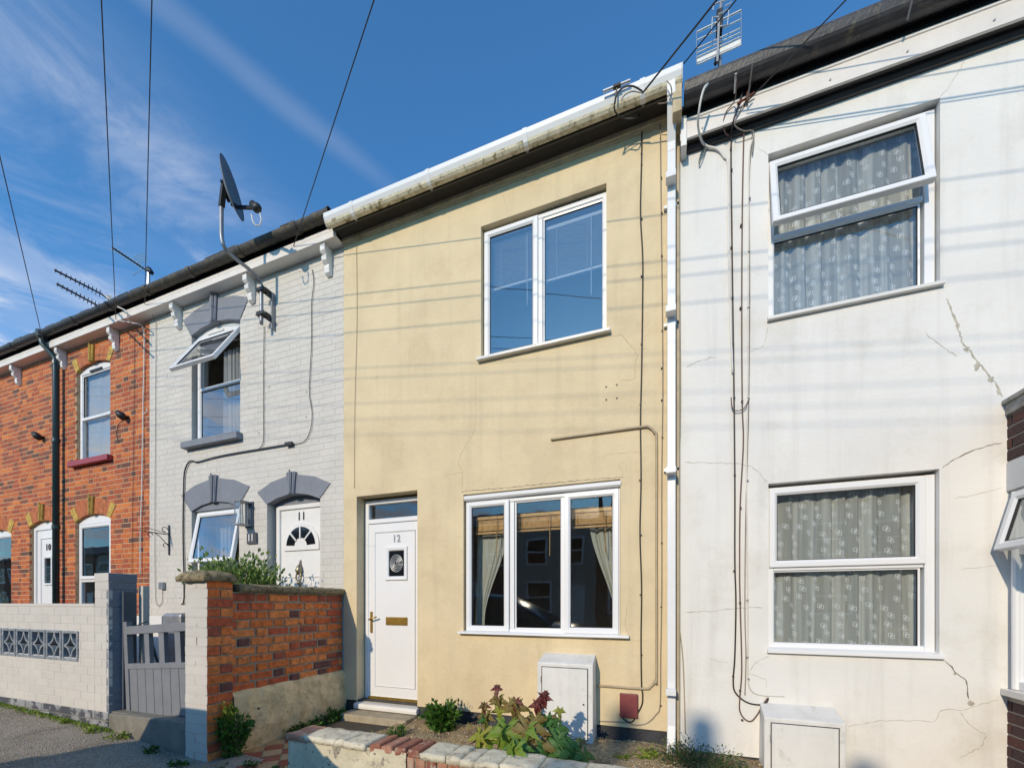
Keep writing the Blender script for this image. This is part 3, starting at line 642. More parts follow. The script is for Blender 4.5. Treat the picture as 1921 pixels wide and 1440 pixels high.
arch_ring(H10, -9.87, .84, 2.63, .09, .24, .0, (REDSTONE, YELLOW), YELLOW, 3, flare=.06)
arch_ring(H9, -11.355, .89, 2.56, .09, .24, .0, (REDSTONE, YELLOW), YELLOW, 3, flare=.06)
# upper window of 10
def arched_window(h, x0, x1, z0, zs, tz, y=.045, top='f', bot='f', rise=.085):
    w = window(h, x0+.006, x1-.006, z0, zs, y, [(x0+.05,x1-.05,tz+.02,zs-.05,top),(x0+.03,x1-.03,z0+.03,tz-.0,bot)] if tz else [(x0+.05,x1-.05,z0+.04,zs-.04,top)], tran=[(x0+.05,x1-.05,tz)] if tz else ())
    arch_fill(w, (x0+x1)/2, x1-x0-.01, zs, rise, y, UPVC); return w
w = arched_window(H10, -8.875, -7.97, 3.575, 5.02, 4.27, rise=.083)
t = MB(); t.box(-8.58,-8.26,.030,.045,4.985,5.01); t.build('trickle_vent', BLACK, w)
t = MB(); t.box(-8.96,-7.90,-.075,.05,3.49,3.572); t.build('sill', SILLR, w, bevel=.004)
w = arched_window(H10, -8.905, -7.96, .82, 2.62, 1.68, top='s', bot='f', rise=.098)
w = arched_window(H9, -11.80, -10.905, .82, 2.56, None, rise=.088)
# door 10
dr = MB(); dr.ring(-10.284,-9.456,.36,2.63,[(0,.11),(0,.05),(.055,.05),(.06,.06),(.06,.11)]); dr = dr.build('door', UPVC, H10, bevel=.003)
arch_fill(dr, -9.87, .83, 2.63, .088, .055, UPVC, z0=2.628)
p = MB(); p.box(-10.222,-9.518,.072,.115,.40,2.568); p.build('door_leaf', UPVC, dr, bevel=.003)
p = MB(); p.ring(-10.10,-9.64,.52,2.44,[(0,.072),(0,.060),(.012,.056),(.022,.066),(.022,.072)]); p.build('panel_moulding', UPVC, dr)
p = MB(); p.ring(-9.985,-9.72,1.63,2.12,[(0,.070),(0,.05),(.03,.05),(.035,.06),(.035,.07)]); p.build('frame', UPVC, dr)
p = MB(); p.box(-9.955,-9.75,.056,.066,1.66,2.09); p.build('pane', GLASS, dr)
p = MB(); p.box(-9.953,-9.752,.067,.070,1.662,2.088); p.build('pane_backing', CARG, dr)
text('door_number', '10', .15, Vector((-9.87,.066,2.27)), BLACK, dr)
p = MB(); p.box(-10.01,-9.72,.052,.071,1.10,1.19); p.build('letter_plate', UPVC, dr, bevel=.003)
p = MB(); p.tube([(-10.16,.066,1.15),(-10.16,.03,1.15),(-10.07,.028,1.14)], .009, 8); p.build('handle', METAL, dr)
# downpipe of 10
def pipe(h, pts, r, mt, name='downpipe', n=14, sq=False, collars=()):
    m = MB()
    if sq:
        for a, b in zip(pts, pts[1:]): m.bar(a, b, r*2, r*2, (0,-1,0))
    else: m.tube(pts, r, n)
    o = m.build(name, mt, h, smooth=not sq, bevel=.006 if sq else 0)
    for cz in collars:
        c = MB(); a = Vector(pts[-1]);
        if sq: c.box(a.x-r-.006,a.x+r+.006,a.y-r-.006,a.y+r+.006,cz-.05,cz)
        else: c.tube([(a.x,a.y,cz-.03),(a.x,a.y,cz+.03)], r+.009, n)
        c.build('collar', mt, o, bevel=.003)
    return o
xp = fx(104.5, -.085)
pipe(H10, [(xp-.10,-.205,5.60),(xp-.10,-.205,5.50),(xp-.09,-.2,5.46),(xp-.01,-.10,5.30),(xp,-.085,5.24),(xp,-.085,.3)], .042, PIPEG, collars=(3.95,2.55,5.2))
c = MB(); c.tube([(xp-.10,-.205,5.66),(xp-.10,-.205,5.56)], .075, 12); c.build('gutter_outlet', PIPEG, H10)

# ---- painted brick house 11
H11 = thing('terrace_house', (XB2, 0, 0), 'pale grey painted brick terraced house with blue grey arches and door number 11', 'house')
ops11 = [(-6.105,-5.165,3.515,5.06),(-6.105,-5.185,.90,2.68),(-4.69,-3.832,.36,2.66)]
m = MB(); gridwall(m, XB2, XB3, .2, WT, .0026, .22, ops11); m.build('joint_wall', PAINTM, H11, recalc=False)
brickwork(H11, (XB2,0,0), (1,0,0), (0,-1,0), XB3-XB2, .33, WT-.01, [(a-XB2,b-XB2,c,d) for a,b,c,d in ops11], PAINTB, seed=9, soft=.0024, jig=.0005, joint=.007)
shell(H11, XB2, XB3)
eaves_old(H11, XB2, XB3, BROWNG)
for px in (603, 457, 318.5): bracket(H11, fx(px,-.13))
arch_ring(H11, -5.635, .94, 4.975, .085, .30, -.004, (GREYP, GREYP), GREYP, 1, flare=.09, style='p')
arch_ring(H11, -5.645, .92, 2.575, .095, .31, -.004, (GREYP, GREYP), GREYP, 1, flare=.13, style='p')
arch_ring(H11, -4.261, .858, 2.555, .095, .23, -.004, (GREYP, GREYP), GREYP, 1, flare=.12, style='p')
rv = MB()   # painted soffit of the door recess
rv.box(-4.69,-3.832,.10,.14,2.55,2.66); rv.build('recess_head', GREYP, H11)
w = window(H11, -6.06, -5.17, 3.52, 4.975, .05, [(-6.03,-5.20,4.25,4.945,'t',R(31)),(-6.02,-5.21,3.56,4.235,'f')], tran=[(-6.02,-5.21,4.245)], g=GLASSU)
arch_fill(w, -5.635, .93, 4.975, .083, .05, WPAINT)
t = MB(); t.box(-6.2,-5.12,-.085,.05,3.425,3.512); t.build('sill', GREYP, w, bevel=.004)
t = MB(); t.box(-5.8,-5.5,.01,.03,4.935,4.955); t.build('trickle_vent', UPVCD, w)
w = window(H11, -6.06, -5.19, .92, 2.575, .05, [(-6.04,-5.21,1.86,2.55,'t',R(10)),(-6.02,-5.23,.96,1.84,'f')], tran=[(-6.02,-5.23,1.85)], g=GLASSU)
arch_fill(w, -5.645, .91, 2.575, .093, .02, GREYP)
# door 11
dr = MB(); dr.ring(-4.64,-3.834,.36,2.545,[(0,.16),(0,.09),(.05,.09),(.056,.10),(.056,.16)]); dr = dr.build('door', WPAINT, H11, bevel=.003)
p = MB(); p.box(-4.582,-3.892,.112,.16,.40,2.487); p.build('door_leaf', WPAINT, dr, bevel=.003)
for a,b in ((-4.53,-4.27),(-4.20,-3.93)):
    p = MB(); p.ring(a,b,.55,1.66,[(0,.113),(0,.110),(.012,.101),(.026,.110),(.03,.113)]); p.build('panel_moulding', WPAINT, dr)
xc, zc, ro = -4.235, 2.03, .235
arc = lambda r0, n=24: [(xc+r0*math.cos(math.pi*i/n), zc+r0*math.sin(math.pi*i/n)) for i in range(n+1)]
p = MB(); p.prismy(arc(ro+.05)+[(xc-ro-.05,zc-.055),(xc+ro+.05,zc-.055)], .092, .113); p.build('fanlight_surround', WPAINT, dr, bevel=.004)
p = MB()
for q in range(4):
    a0 = math.pi*q/4+.05; a1 = math.pi*(q+1)/4-.05; r0 = .10; r1 = ro
    poly = [(xc+r1*math.cos(a0+(a1-a0)*i/8), zc+r1*math.sin(a0+(a1-a0)*i/8)) for i in range(9)]+[(xc+r0*math.cos(a1-(a1-a0)*i/5), zc+r0*math.sin(a1-(a1-a0)*i/5)) for i in range(6)]
    b = MB(); b.prismy(poly, .0895, .0925); b.build('fanlight_pane', CARG, dr)
for q in (1,2,3):
    a = math.pi*q/4; b = MB(); b.bar((xc+.095*math.cos(a),.088,zc+.095*math.sin(a)),(xc+(ro+.005)*math.cos(a),.088,zc+(ro+.005)*math.sin(a)),.018,.02,(0,1,0)); b.build('glazing_bar', WPAINT, dr)
text('door_number', '11', .14, Vector((-4.24,.108,2.395)), BLACK, dr, sx=.9)
kn = MB(); kx = -4.25
kn.tube([(kx,.108,1.86),(kx,.10,1.84),(kx,.095,1.80),(kx,.085,1.77),(kx,.075,1.72),(kx,.08,1.67)], [.004,.009,.013,.03,.042,.02], 10)
kn.tube([(kx+.042*math.cos(a),.075,1.64+.06*math.sin(a)) for a in [math.pi*2*i/16 for i in range(17)]], .009, 8)
kn.tube([(kx,.08,1.60),(kx,.075,1.57),(kx,.09,1.545),(kx,.10,1.50)], [.012,.022,.012,.004], 8); kn.build('door_knocker', BRONZE, dr, smooth=True)

# ---- beige rendered house 12
Y12 = -.012
X12, X13 = XB3, .105
H12 = thing('terrace_house', (X12, 0, 0), 'cream beige rendered terraced house in the middle with white front door number 12', 'house')
ops12 = [(-1.742,-.506,3.745,5.09),(-1.938,-.385,1.015,2.425),(-3.287,-2.485,.15,2.525)]
m = MB(); gridwall(m, X12, X13, .225, 5.41, Y12, .22, ops12)
m.add([(X12,Y12,.225),(X12,.03,.225),(X12,.03,5.41),(X12,Y12,5.41)], [(0,1,2,3)]); m.build('rendered_wall', BEIGE, H12, recalc=False)
gb = MB(); gridwall(gb, X12, X13, -.1, .226, .004, .2, [(-3.287,-2.485,.15,.23)]); gb.build('plinth', TARPL, H12, recalc=False)
shell(H12, X12, X13, 5.52, 7.6)
yw = lambda v: v
m = MB(); m.profx([(Y12,5.405),(-.030,5.415),(-.034,5.428),(-.044,5.432),(-.050,5.452),(-.052,5.462),(.05,5.462),(.05,5.405)], X12, X13); m.build('cornice', BEIGED, H12)
m = MB(); m.box(X12,X13+.01,-.166,.05,5.463,5.475); m.build('soffit', SOFFITD, H12)
m = MB(); m.box(X12,X13+.01,-.186,-.167,5.448,5.55); m.build('fascia', BLACKP, H12, bevel=.002)
g = MB(); gp = [(-.188,5.490),(-.200,5.452),(-.238,5.452),(-.256,5.468),(-.264,5.486),(-.281,5.520),(-.285,5.560),(-.279,5.560),(-.276,5.524),(-.262,5.504),(-.252,5.478),(-.236,5.458),(-.202,5.458),(-.193,5.494)]
XG0, XG1 = fx(612,-.24), fx(1279,-.24)
g.profx(gp, XG0, XG1)
for mi_, f in enumerate(g.f): pass
g.mi = [0 if min(g.v[i].z for i in f) > 5.480 and min(g.v[i].y for i in f) < -.25 else 1 for f in g.f]
gt = g.build('gutter', [GUTW, GUTU], H12)
for px in (660, 803, 985, 1205):
    x = fx(px,-.26); c = MB(); c.profx([(a-.004 if a < -.2 else a, b-.004 if b < 5.5 else b) for a,b in gp[:7]]+[(-.289,5.563),(-.277,5.563)]+[(a+.002,b) for a,b in gp[7:]], x-.02, x+.02); c.build('gutter_clip', GUTW, gt)
    c = MB(); c.bar((x-.01,-.262,5.49),(x,-.19,5.44),.018,.004); c.build('gutter_bracket', GUTU, gt)
for x in (XG0, XG1):
    c = MB(); c.profx(gp[:7]+[(-.19,5.566)], x-.004, x+.004); c.build('stop_end', GUTW, gt)
# downpipe at the right corner of 12 (square white pipe)
px_ = fx(1259,-.075); top = MB()
dp = pipe(H12, [(px_-.005,-.235,5.49),(px_,-.21,5.40),(px_,-.08,5.16),(px_,-.075,5.08),(px_,-.075,.30),(px_-.005,-.16,-.02)], .033, GUTW, sq=True, collars=(4.83,3.74,2.43,.62))
for z in (4.68,3.68,2.45):
    c = MB(); c.box(px_-.06,px_+.06,-.045,-.005,z-.012,z+.012); c.build('pipe_clip', GUTW, dp)
c = MB(); c.box(.078,.104,-.045,-.004,.0,5.40); c.build('corner_pipe', CABLEBE, H12, bevel=.004)
c = MB(); c.box(.045,.115,-.24,-.0,5.24,5.47); c.build('gutter_end_block', BEIGED, H12, bevel=.006)
# upper window of 12
x0,x1,z0,z1 = -1.735,-.508,3.76,5.07; y = .045
ya = .035
w = window(H12, x0, x1, z0, z1, y, [(x0+.012, fx(1009,y), z0+.012, z1-.012, 's'),(fx(1018,y), x1-.030, z0+.04, z1-.045, 'f')], mull=[fx(1013,y)], g=GLASSU)
sill(w, fx(893,-.06), fx(1144,-.06), .05, 3.775, h=.030, out=.115, mt=UPVCD)
# lower window of 12
x0,x1,z0,z1 = fx(872,.0)+.005,-.39,1.03,2.355; y = .012
w = window(H12, x0, x1, z0, z1, y, [(x0+.010, fx(955,y), z0+.012, z1-.012, 's'),(fx(965,y), fx(1053,y), z0+.04, z1-.04, 'f'),(fx(1059,y), x1-.010, z0+.012, z1-.012, 's')], mull=[fx(960,y), fx(1057,y)])
sill(w, fx(857,-.07), fx(1179,-.07), .03, 1.045, h=.018, out=.10)
t = MB(); t.profx([(.03,2.357),(-.015,2.357),(-.03,2.372),(-.032,2.40),(-.012,2.41),(.03,2.41)], x0-.005, x1+.012); t.build('head_trim', UPVC, w, bevel=.002)
# door 12
yd = .115
dr = MB(); dr.ring(-3.275,-2.49,.215,2.50,[(0,yd+.07),(0,yd),(.042,yd),(.05,yd+.01),(.05,yd+.07)]); dr.box(-3.235,-2.53,yd+.001,yd+.06,2.235,2.285); dr = dr.build('door', UPVC, H12, bevel=.003)
p = MB(); p.box(-3.235,-2.53,yd+.03,yd+.036,2.285,2.46); p.build('transom_pane', GLASS, dr)
yl = yd+.008
p = MB(); p.box(-3.228,-2.536,yl,yl+.05,.262,2.228); p.build('door_leaf', UPVC, dr, bevel=.003)
p = MB(); p.ring(-3.142,-2.60,.372,2.13,[(0,yl+.004),(0,yl-.002),(.004,yl-.008),(.012,yl+.0),(.012,yl+.004)]); p.build('panel_moulding', UPVC, dr)
p = MB(); p.ring(-3.142,-2.60,.372,2.13,[(-.003,yl+.002),(-.003,yl-.0005),(0,yl-.0005),(0,yl+.002)]); p.build('seal', SEAL, dr)
p = MB(); p.ring(-2.99,-2.70,1.58,1.955,[(0,yl),(0,yl-.014),(.006,yl-.02),(.035,yl-.016),(.045,yl-.006),(.045,yl)]); p.build('frame', UPVC, dr, bevel=.002)
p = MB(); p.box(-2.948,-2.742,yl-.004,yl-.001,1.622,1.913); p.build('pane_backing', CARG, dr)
p = MB()
for r_ in (.082,.066,.05,.034,.018): p.tube([(-2.845+r_*math.cos(a),yl-.006-.012*(1-r_/.09),1.768+r_*1.15*math.sin(a)) for a in [6.2832*i/24 for i in range(25)]], .0042, 6)
p.build('bullseye_glass', ALUM, dr, smooth=True)
text('door_number', '12', .115, Vector((-2.845,yl-.003,2.045)), METAL, dr, sx=.85)
p = MB(); p.box(-2.985,-2.70,yl-.012,yl,1.075,1.165); p.build('letter_plate', BRASS, dr, bevel=.003)
p = MB(); p.box(-2.975,-2.71,yl-.017,yl-.012,1.085,1.155); p.build('letter_flap', BRASS, dr, bevel=.002)
hp = MB(); hp.box(-3.205,-3.172,yl-.010,yl,.98,1.225); hp = hp.build('handle_plate', BRASS, dr, bevel=.004)
p = MB(); p.tube([(-3.188,yl-.008,1.135),(-3.188,yl-.05,1.135),(-3.17,yl-.055,1.14),(-3.08,yl-.055,1.165)], .009, 8); p.build('handle', BRASS, hp, smooth=True)
p = MB(); p.box(-3.22,-2.545,yd-.01,yd+.02,.225,.258); p.build('threshold_strip', BRASS, dr)
p = MB(); p.profx([(yd+.02,.226),(-.045,.196),(-.050,.17),(-.045,.14),(yd+.02,.14)], -3.30, -2.475); p.build('door_sill', WPAINT, H12, bevel=.004)
st = MB(); st.box(-3.33,-2.48,-.235,.0,-.05,.128); tag(st.build('doorstep', STEPC, bevel=.012), 'worn pale concrete doorstep below the white door number 12', 'step')
st = MB(); st.add([(-3.30,-.80,.041),(-2.60,-.80,.041),(-2.50,-.25,.045),(-3.30,-.25,.045),(-3.30,-.80,.056),(-2.60,-.80,.056),(-2.50,-.25,.06),(-3.30,-.25,.06)], [(0,3,2,1),(4,5,6,7),(0,1,5,4),(1,2,6,5),(2,3,7,6),(3,0,4,7)])
tag(st.build('doormat', MAT_), 'flat dark doormat lying on the path before the cream house step', 'doormat')
# conduit, cables and marks on 12
def wall_line(name, px, r, mt, label, cat='cable', y=-.02, parent=None, n=6, group=None):
    P = [at(a[0], a[1], a[2] if len(a) > 2 else y) for a in px]
    S = [P[0]]
    for i in range(len(P)-1):     # smooth a little
        p0, p1, p2, p3 = P[max(i-1,0)], P[i], P[i+1], P[min(i+2,len(P)-1)]
        for k in range(1,7):
            t = k/6; S.append(.5*((2*p1)+(p2-p0)*t+(2*p0-5*p1+4*p2-p3)*t*t+(3*p1-p0-3*p2+p3)*t**3))
    m = MB(); m.tube(S, r, n); o = m.build(name, mt, parent, smooth=True)
    if parent is None: tag(o, label, cat, group)
    return o
def clips(o, px, r=.007, y=-.022, mt=None):
    for a, b in px:
        p = at(a,b,y); m = MB(); m.box(p.x-r,p.x+r,y-.006,-.001,p.z-r*.7,p.z+r*.7); m.build('clip', mt or BLACK, o)
wall_line('conduit', [(1033,824),(1090,816),(1200,801),(1217,801),(1228,812),(1231,830),(1231,1000),(1231,1260),(1229,1275),(1220,1287),(1205,1291),(1121,1285)], .011, CABLEBE, 'beige painted conduit looping from above the ground floor window down to the meter cupboard', 'conduit', y=-.026, n=10)
o = wall_line('wall_cable', [(1204,208,-.03),(1203,300),(1201,400),(1205,480),(1205,560),(1203,700),(1201,790),(1202,900),(1200,1000),(1203,1100),(1202,1200),(1203,1284),(1205,1300),(1204,1320),(1195,1338),(1185,1353),(1172,1350),(1162,1338)], .006, CABLE, 'thick black cable running down the cream wall between window and white downpipe')
clips(o, [(1203,288),(1203,308),(1203,410),(1203,518),(1203,645),(1201,758),(1200,900),(1202,1003),(1201,1115),(1203,1228)])
o = wall_line('wall_cable', [(1238,226,-.03),(1240,400),(1243,700),(1241,900),(1241,1100),(1239,1230),(1238,1320),(1230,1340),(1212,1356),(1190,1359),(1172,1354),(1123,1352)], .0042, CABLEG, 'thin grey brown cable close beside the white downpipe on the cream wall')
clips(o, [(1240,334),(1241,400),(1241,480),(1242,620),(1241,690),(1241,750),(1242,820),(1241,1018),(1240,1138),(1239,1323)])
o = wall_line('wall_cable', [(1271,300),(1274,500),(1276,760),(1272,900),(1268,1100),(1272,1160),(1280,1230),(1283,1300),(1285,1375)], .004, CABLEBE, 'thin beige painted cable on the narrow strip right of the white downpipe')
o = wall_line('wall_cable', [(668,458),(669,600),(665,760),(664,915)], .0025, CABLEBE, 'hair thin cable down the left edge of the cream wall above door 12')
for q in [(1137,727),(1157,723),(1137,751),(1157,748)]:
    p = at(*q,0); m = MB(); m.tube([(p.x,Y12-.002,p.z),(p.x,Y12+.01,p.z)], .009, 8); m.build('drill_hole', CRACK, H12)
CR12 = [([(944,367),(951,390),(952,410)],.003),([(893,705),(893,790),(888,815),(875,835),(865,852),(860,868),(868,885),(868,922)],.0045),([(868,885),(838,892),(832,893)],.003),
 ([(1146,633),(1165,629),(1172,636),(1188,655),(1196,668),(1190,690),(1191,712),(1178,715),(1165,714)],.005),([(1195,657),(1215,656)],.003),([(1130,862),(1135,853),(1190,848),(1200,850)],.003),([(1160,870),(1167,886),(1172,897)],.004),([(1173,888),(1176,872)],.003),
 ([(1176,1135),(1173,1170),(1177,1185),(1180,1195)],.005),([(1181,1200),(1215,1201)],.003),([(1007,1206),(1013,1225),(1016,1245)],.004),([(663,1010),(690,1012)],.002),([(1152,925),(1156,940)],.003),([(700,712),(712,707)],.003)]
for i,(c,w_) in enumerate(CR12): crack(H12, c, w_*.8, Y12-.0008, CRACKL, i)
crack(H12, [(1170,895),(1108,900),(1060,904),(1010,909),(950,915),(905,919),(866,922.5)][::-1], .006, Y12-.0008, CRACK, 50)
mb = MB(); c0 = at(1172,1322,0); mb.box(fx(1162,-.04),fx(1196,-.04),-.045,-.01,at(1180,1346,-.04).z,at(1180,1301,-.04).z); bx = tag(mb.build('cable_box', MAROON, bevel=.006), 'small maroon cable box low on the cream wall beside the white meter cupboard', 'cable box')

# ---- white rendered house
H13 = thing('terrace_house', (X13, 0, 0), 'white rendered terraced house on the right with cracks and patterned net curtains', 'house')
XR = 5.2
ops13 = [(.757,1.808,3.56,4.882),(.757,1.804,.945,2.268)]
XB = 2.157
m = MB(); gridwall(m, X13, XR, .085, 5.15, -.004, .22, ops13+[(XB+.06,XR-.1,.3,2.70)], True); m.build('rendered_wall', WHITE, H13, recalc=False)
gb = MB(); gridwall(gb, X13, XR, -.3, .086, .010, .1, []); gb.build('plinth', TARPL, H13, recalc=False)
shell(H13, X13, XR, 5.32, 7.2)
m = MB(); m.profx([(.05,5.143),(-.089,5.143),(-.089,5.20),(.05,5.20)], X13+.02, XR); m.build('soffit', BLACKP, H13)
m = MB(); m.profx([(-.004,5.10),(-.030,5.10),(-.045,5.12),(-.045,5.142),(-.004,5.142)], X13+.02, XR); m.build('black_moulding', BLACKP, H13)
m = MB(); m.profx([(-.110,5.130),(-.110,5.265),(-.118,5.270),(-.118,5.288),(-.090,5.292),(-.090,5.130)], X13, XR); fa = m.build('fascia', FASCIA, H13, bevel=.002)
for px in ((1318,1570,1640,1700)): 
    pass
for p_ in ((1557,150),(1702,97),(1865,38),(1317,240)):
    q = at(p_[0],p_[1],-.112); c = MB(); c.tube([(q.x,-.1145,q.z),(q.x,-.109,q.z)], .007, 8); c.build('fixing', METAL, fa)
m = MB(); n = 12; cy, cz, r = -.190, 5.405, .075
outer = [(cy-r*math.cos(math.pi*i/n), cz-r*math.sin(math.pi*i/n)*1.15) for i in range(n+1)]; inner = [(cy-(r-.006)*math.cos(math.pi*i/n), cz-(r-.006)*math.sin(math.pi*i/n)*1.15) for i in range(n+1)][::-1]
m.profx([(-.270,5.425),(-.270,5.405)]+outer[1:]+inner[:-1]+[(-.262,5.425)], X13+.03, XR); gt = m.build('gutter', BLACKG, H13)
c = MB(); c.profx(outer, X13+.026, X13+.034); c.build('stop_end', BLACKG, gt)
m = MB(); m.box(X13+.03,XR,-.115,-.06,5.295,5.40); m.build('gutter_board', SOFFITD, H13)
c = MB(); c.box(X13+.005,X13+.05,-.13,-.0,5.06,5.30); c.build('fascia_end', WPAINT, H13, bevel=.004)
x = fx(1712,-.27); c = MB(); c.bar((x,-.272,5.47),(x,-.272,5.37),.015,.006,(0,1,0)); c.bar((x,-.272,5.37),(x,-.20,5.30),.012,.006); c.build('gutter_bracket', METAL, gt)
for (z0,z1,tz,ang) in ((3.56,4.882,4.245,R(12.5)),(.945,2.268,1.60,0)):
    y = .045; x0, x1 = .765, 1.800; z1 -= .025
    top = (x0+.005, x1-.055, tz+.0, z1-.01, 't', ang) if ang else (x0+.005, x1-.055, tz+.005, z1-.01, 's')
    w = window(H13, x0, x1, z0+.02, z1, y, [top, (x0+.03, x1-.075, z0+.05, tz-.02, 'f')], tran=[(x0+.04,x1-.06,tz)], g=GLASSN if ang else GLASS)
    f = MB(); f.box(x1-.058,x1-.001,y-.006,y+.06,z0+.02,z1); f.build('mullion', UPVC, w, bevel=.003)
    sill(w, x0-.018, x1+.022, .055, z0+.03, h=.028 if ang else .032, out=.095, mt=UPVCD if ang else UPVC)
for i,(c,w_,s) in enumerate([([(1775,560),(1792,600),(1803,640),(1830,675),(1850,700),(1868,722),(1880,745)],.016,1),([(1735,625),(1752,640),(1770,655),(1795,668)],.006,2),([(1765,878),(1790,860),(1815,848),(1845,838),(1878,830)],.009,3),
  ([(1768,1238),(1785,1250),(1795,1265),(1812,1275),(1815,1310)],.010,4),([(1590,1362),(1640,1352),(1680,1350),(1750,1352),(1765,1332),(1785,1328),(1800,1332),(1840,1320),(1872,1312)],.006,5),([(1800,1334),(1820,1360),(1850,1378),(1838,1400),(1800,1420)],.006,6),
  ([(1439,904),(1425,888),(1410,876),(1390,870),(1350,868),(1300,868),(1285,866)],.007,7),([(1287,688),(1305,680),(1330,672),(1345,670)],.008,8),([(1440,615),(1432,650),(1405,660)],.006,9),([(1443,1228),(1420,1240),(1408,1252),(1403,1262),(1420,1268),(1436,1272),(1437,1290)],.006,10),
  ([(1285,1148),(1330,1146),(1375,1141),(1430,1138)],.009,11),([(1762,186),(1778,165),(1795,140),(1810,110)],.004,12),([(1790,935),(1840,925),(1878,915)],.004,13),([(1330,1235),(1365,1243)],.005,14),([(1422,280),(1435,288),(1441,292)],.003,15),([(1800,1067),(1850,1062),(1875,1060)],.004,16)]):
    crack(H13, c, w_*.7, -.0052, CRACK if s in (3,4) else CRACKW, 20+s)
for q,rd,sd in (((1812,655),.030,1),((1832,688),.034,2),((1858,712),.030,3),((1872,735),.025,4),((1795,612),.02,5),((1820,1318),.03,6),((1790,1262),.018,7),((1700,1378),.0,8)):
    if rd: patch(H13, q, rd, sd, CRACKW, y=-.0055)
# bay of the white house: only its cheek shows at the right edge
pr = 1.3
bb = MB(); bb.box(XB+.008, XR-.2, -pr, -.004, 1.95+.0, 2.74); 
bay = MB(); bay.box(XB+.006, XR-.2, -pr, -.003, -.3, .70); bay = bay.build('bay', BAYMORTAR, H13); b2 = MB(); b2.box(XB+.006, XR-.2, -pr, -.003, 2.27, 2.58); b2.build('bay_head', BAYMORTAR, bay)
def baybricks(z0,z1,seed):
    brickwork(H13, (XB,-pr,0), (0,1,0), (-1,0,0), pr, z0, z1, [], BAYBRICK, seed=seed, course=.0765, limit=60, dep=.03)
baybricks(2.275,2.58,21); baybricks(-.25,.70,22)
c = MB(); c.box(XB-.012,XR-.15,-pr-.03,-.004,2.585,2.66); c.box(XB-.03,XR-.15,-pr-.05,-.004,2.66,2.69); c.build('bay_coping', CAPC, bay, bevel=.006)
c = MB(); c.box(XB-.004,XR-.2,-pr-.01,-.004,2.075,2.27); c.build('bay_lintel', LINTW, bay, bevel=.004)
c = MB(); c.box(XB-.035,XR-.15,-pr-.04,-.006,.70,.745); c.build('bay_sill', UPVCD, bay, bevel=.004)
MW = Matrix.Translation((XB+.03,0,0)) @ Matrix.Rotation(R(-90),4,'Z')   # local x -> -Y, local -y -> -X
f = MB(MW); f.ring(.0,pr,.745,2.072,[(0,.05),(0,-.012),(.055,-.012),(.06,.0),(.06,.05)]); f.box(.06,pr-.06,-.01,.05,1.64,1.69); bw = f.build('window', UPVC, H13, bevel=.003)
f = MB(MW); f.tube([(.05,-.012,.75),(.05,-.012,2.06)], .022, 10); f.build('corner_post', UPVC, bw)
p = MB(MW); p.box(.05,pr-.05,.02,.024,.79,1.65); p.build('pane', GLASS, bw)
M2 = MW @ Matrix.Translation((0,-.02,2.055)) @ Matrix.Rotation(R(-14),4,'X') @ Matrix.Translation((0,.02,-2.055))
sash_part(bw, .045, .70, 1.665, 2.055, -.03, M=M2)

# ------------------------------------------------------------ curtains and blinds (things that hang in the rooms)
lin = lambda a, b: (lambda t: a+(b-a)*t)
curtain('net_curtain', 'patterned net curtain in the upper window of the white house', lin(.80,.80), lin(1.79,1.77), 3.60, 4.87, .128, LACE, amp=.018, folds=8, nx=160, cat='net curtain', seed=2, group='net curtains of the white house')
curtain('net_curtain', 'patterned net curtain in the ground floor window of the white house', lin(.78,.80), lin(1.79,1.79), .97, 2.24, .128, LACE, amp=.018, folds=8, nx=160, cat='net curtain', seed=5, group='net curtains of the white house')
def gather(xa, xb, tie_t, ya, yb):
    def L(t): return ya(t)
    return L
sm = lambda t: t*t*(3-2*t)
curtain('curtain', 'cream curtain tied back at the left of the beige house ground floor window', lambda t: -1.90+.02*t, lambda t: -1.80+.28*sm(min(1,max(0,(t-.05)/.95))), 1.06, 2.14, .20, CURT, amp=.02, folds=5, seed=3)
curtain('curtain', 'cream curtain tied back at the right of the beige house ground floor window', lambda t: -.44-.26*sm(min(1,max(0,(t-.05)/.95))), lambda t: -.395, 1.04, 2.14, .20, CURT, amp=.02, folds=5, seed=4)
curtain('curtain', 'white curtain behind the swung open upper window of the grey brick house', lambda t: -5.82, lambda t: -5.20, 3.56, 4.85, .26, CURTW, amp=.03, folds=6, seed=6)
curtain('curtain', 'pale grey curtain behind the upper window of the orange brick house', lambda t: -8.83, lambda t: -8.0, 3.60, 5.08, .13, CURTW, amp=.008, folds=3, seed=7)
curtain('curtain', 'white curtain in the side window of the brick bay at the right edge', lambda t: 2.32, lambda t: 2.9, .80, 2.05, -.10, CURTW, amp=.02, folds=5, seed=8)
curtain('curtain', 'dim curtain behind the ground floor window of the grey brick house', lambda t: -6.02, lambda t: -5.7, 1.0, 2.5, .28, CURTW, amp=.02, folds=3, seed=9)
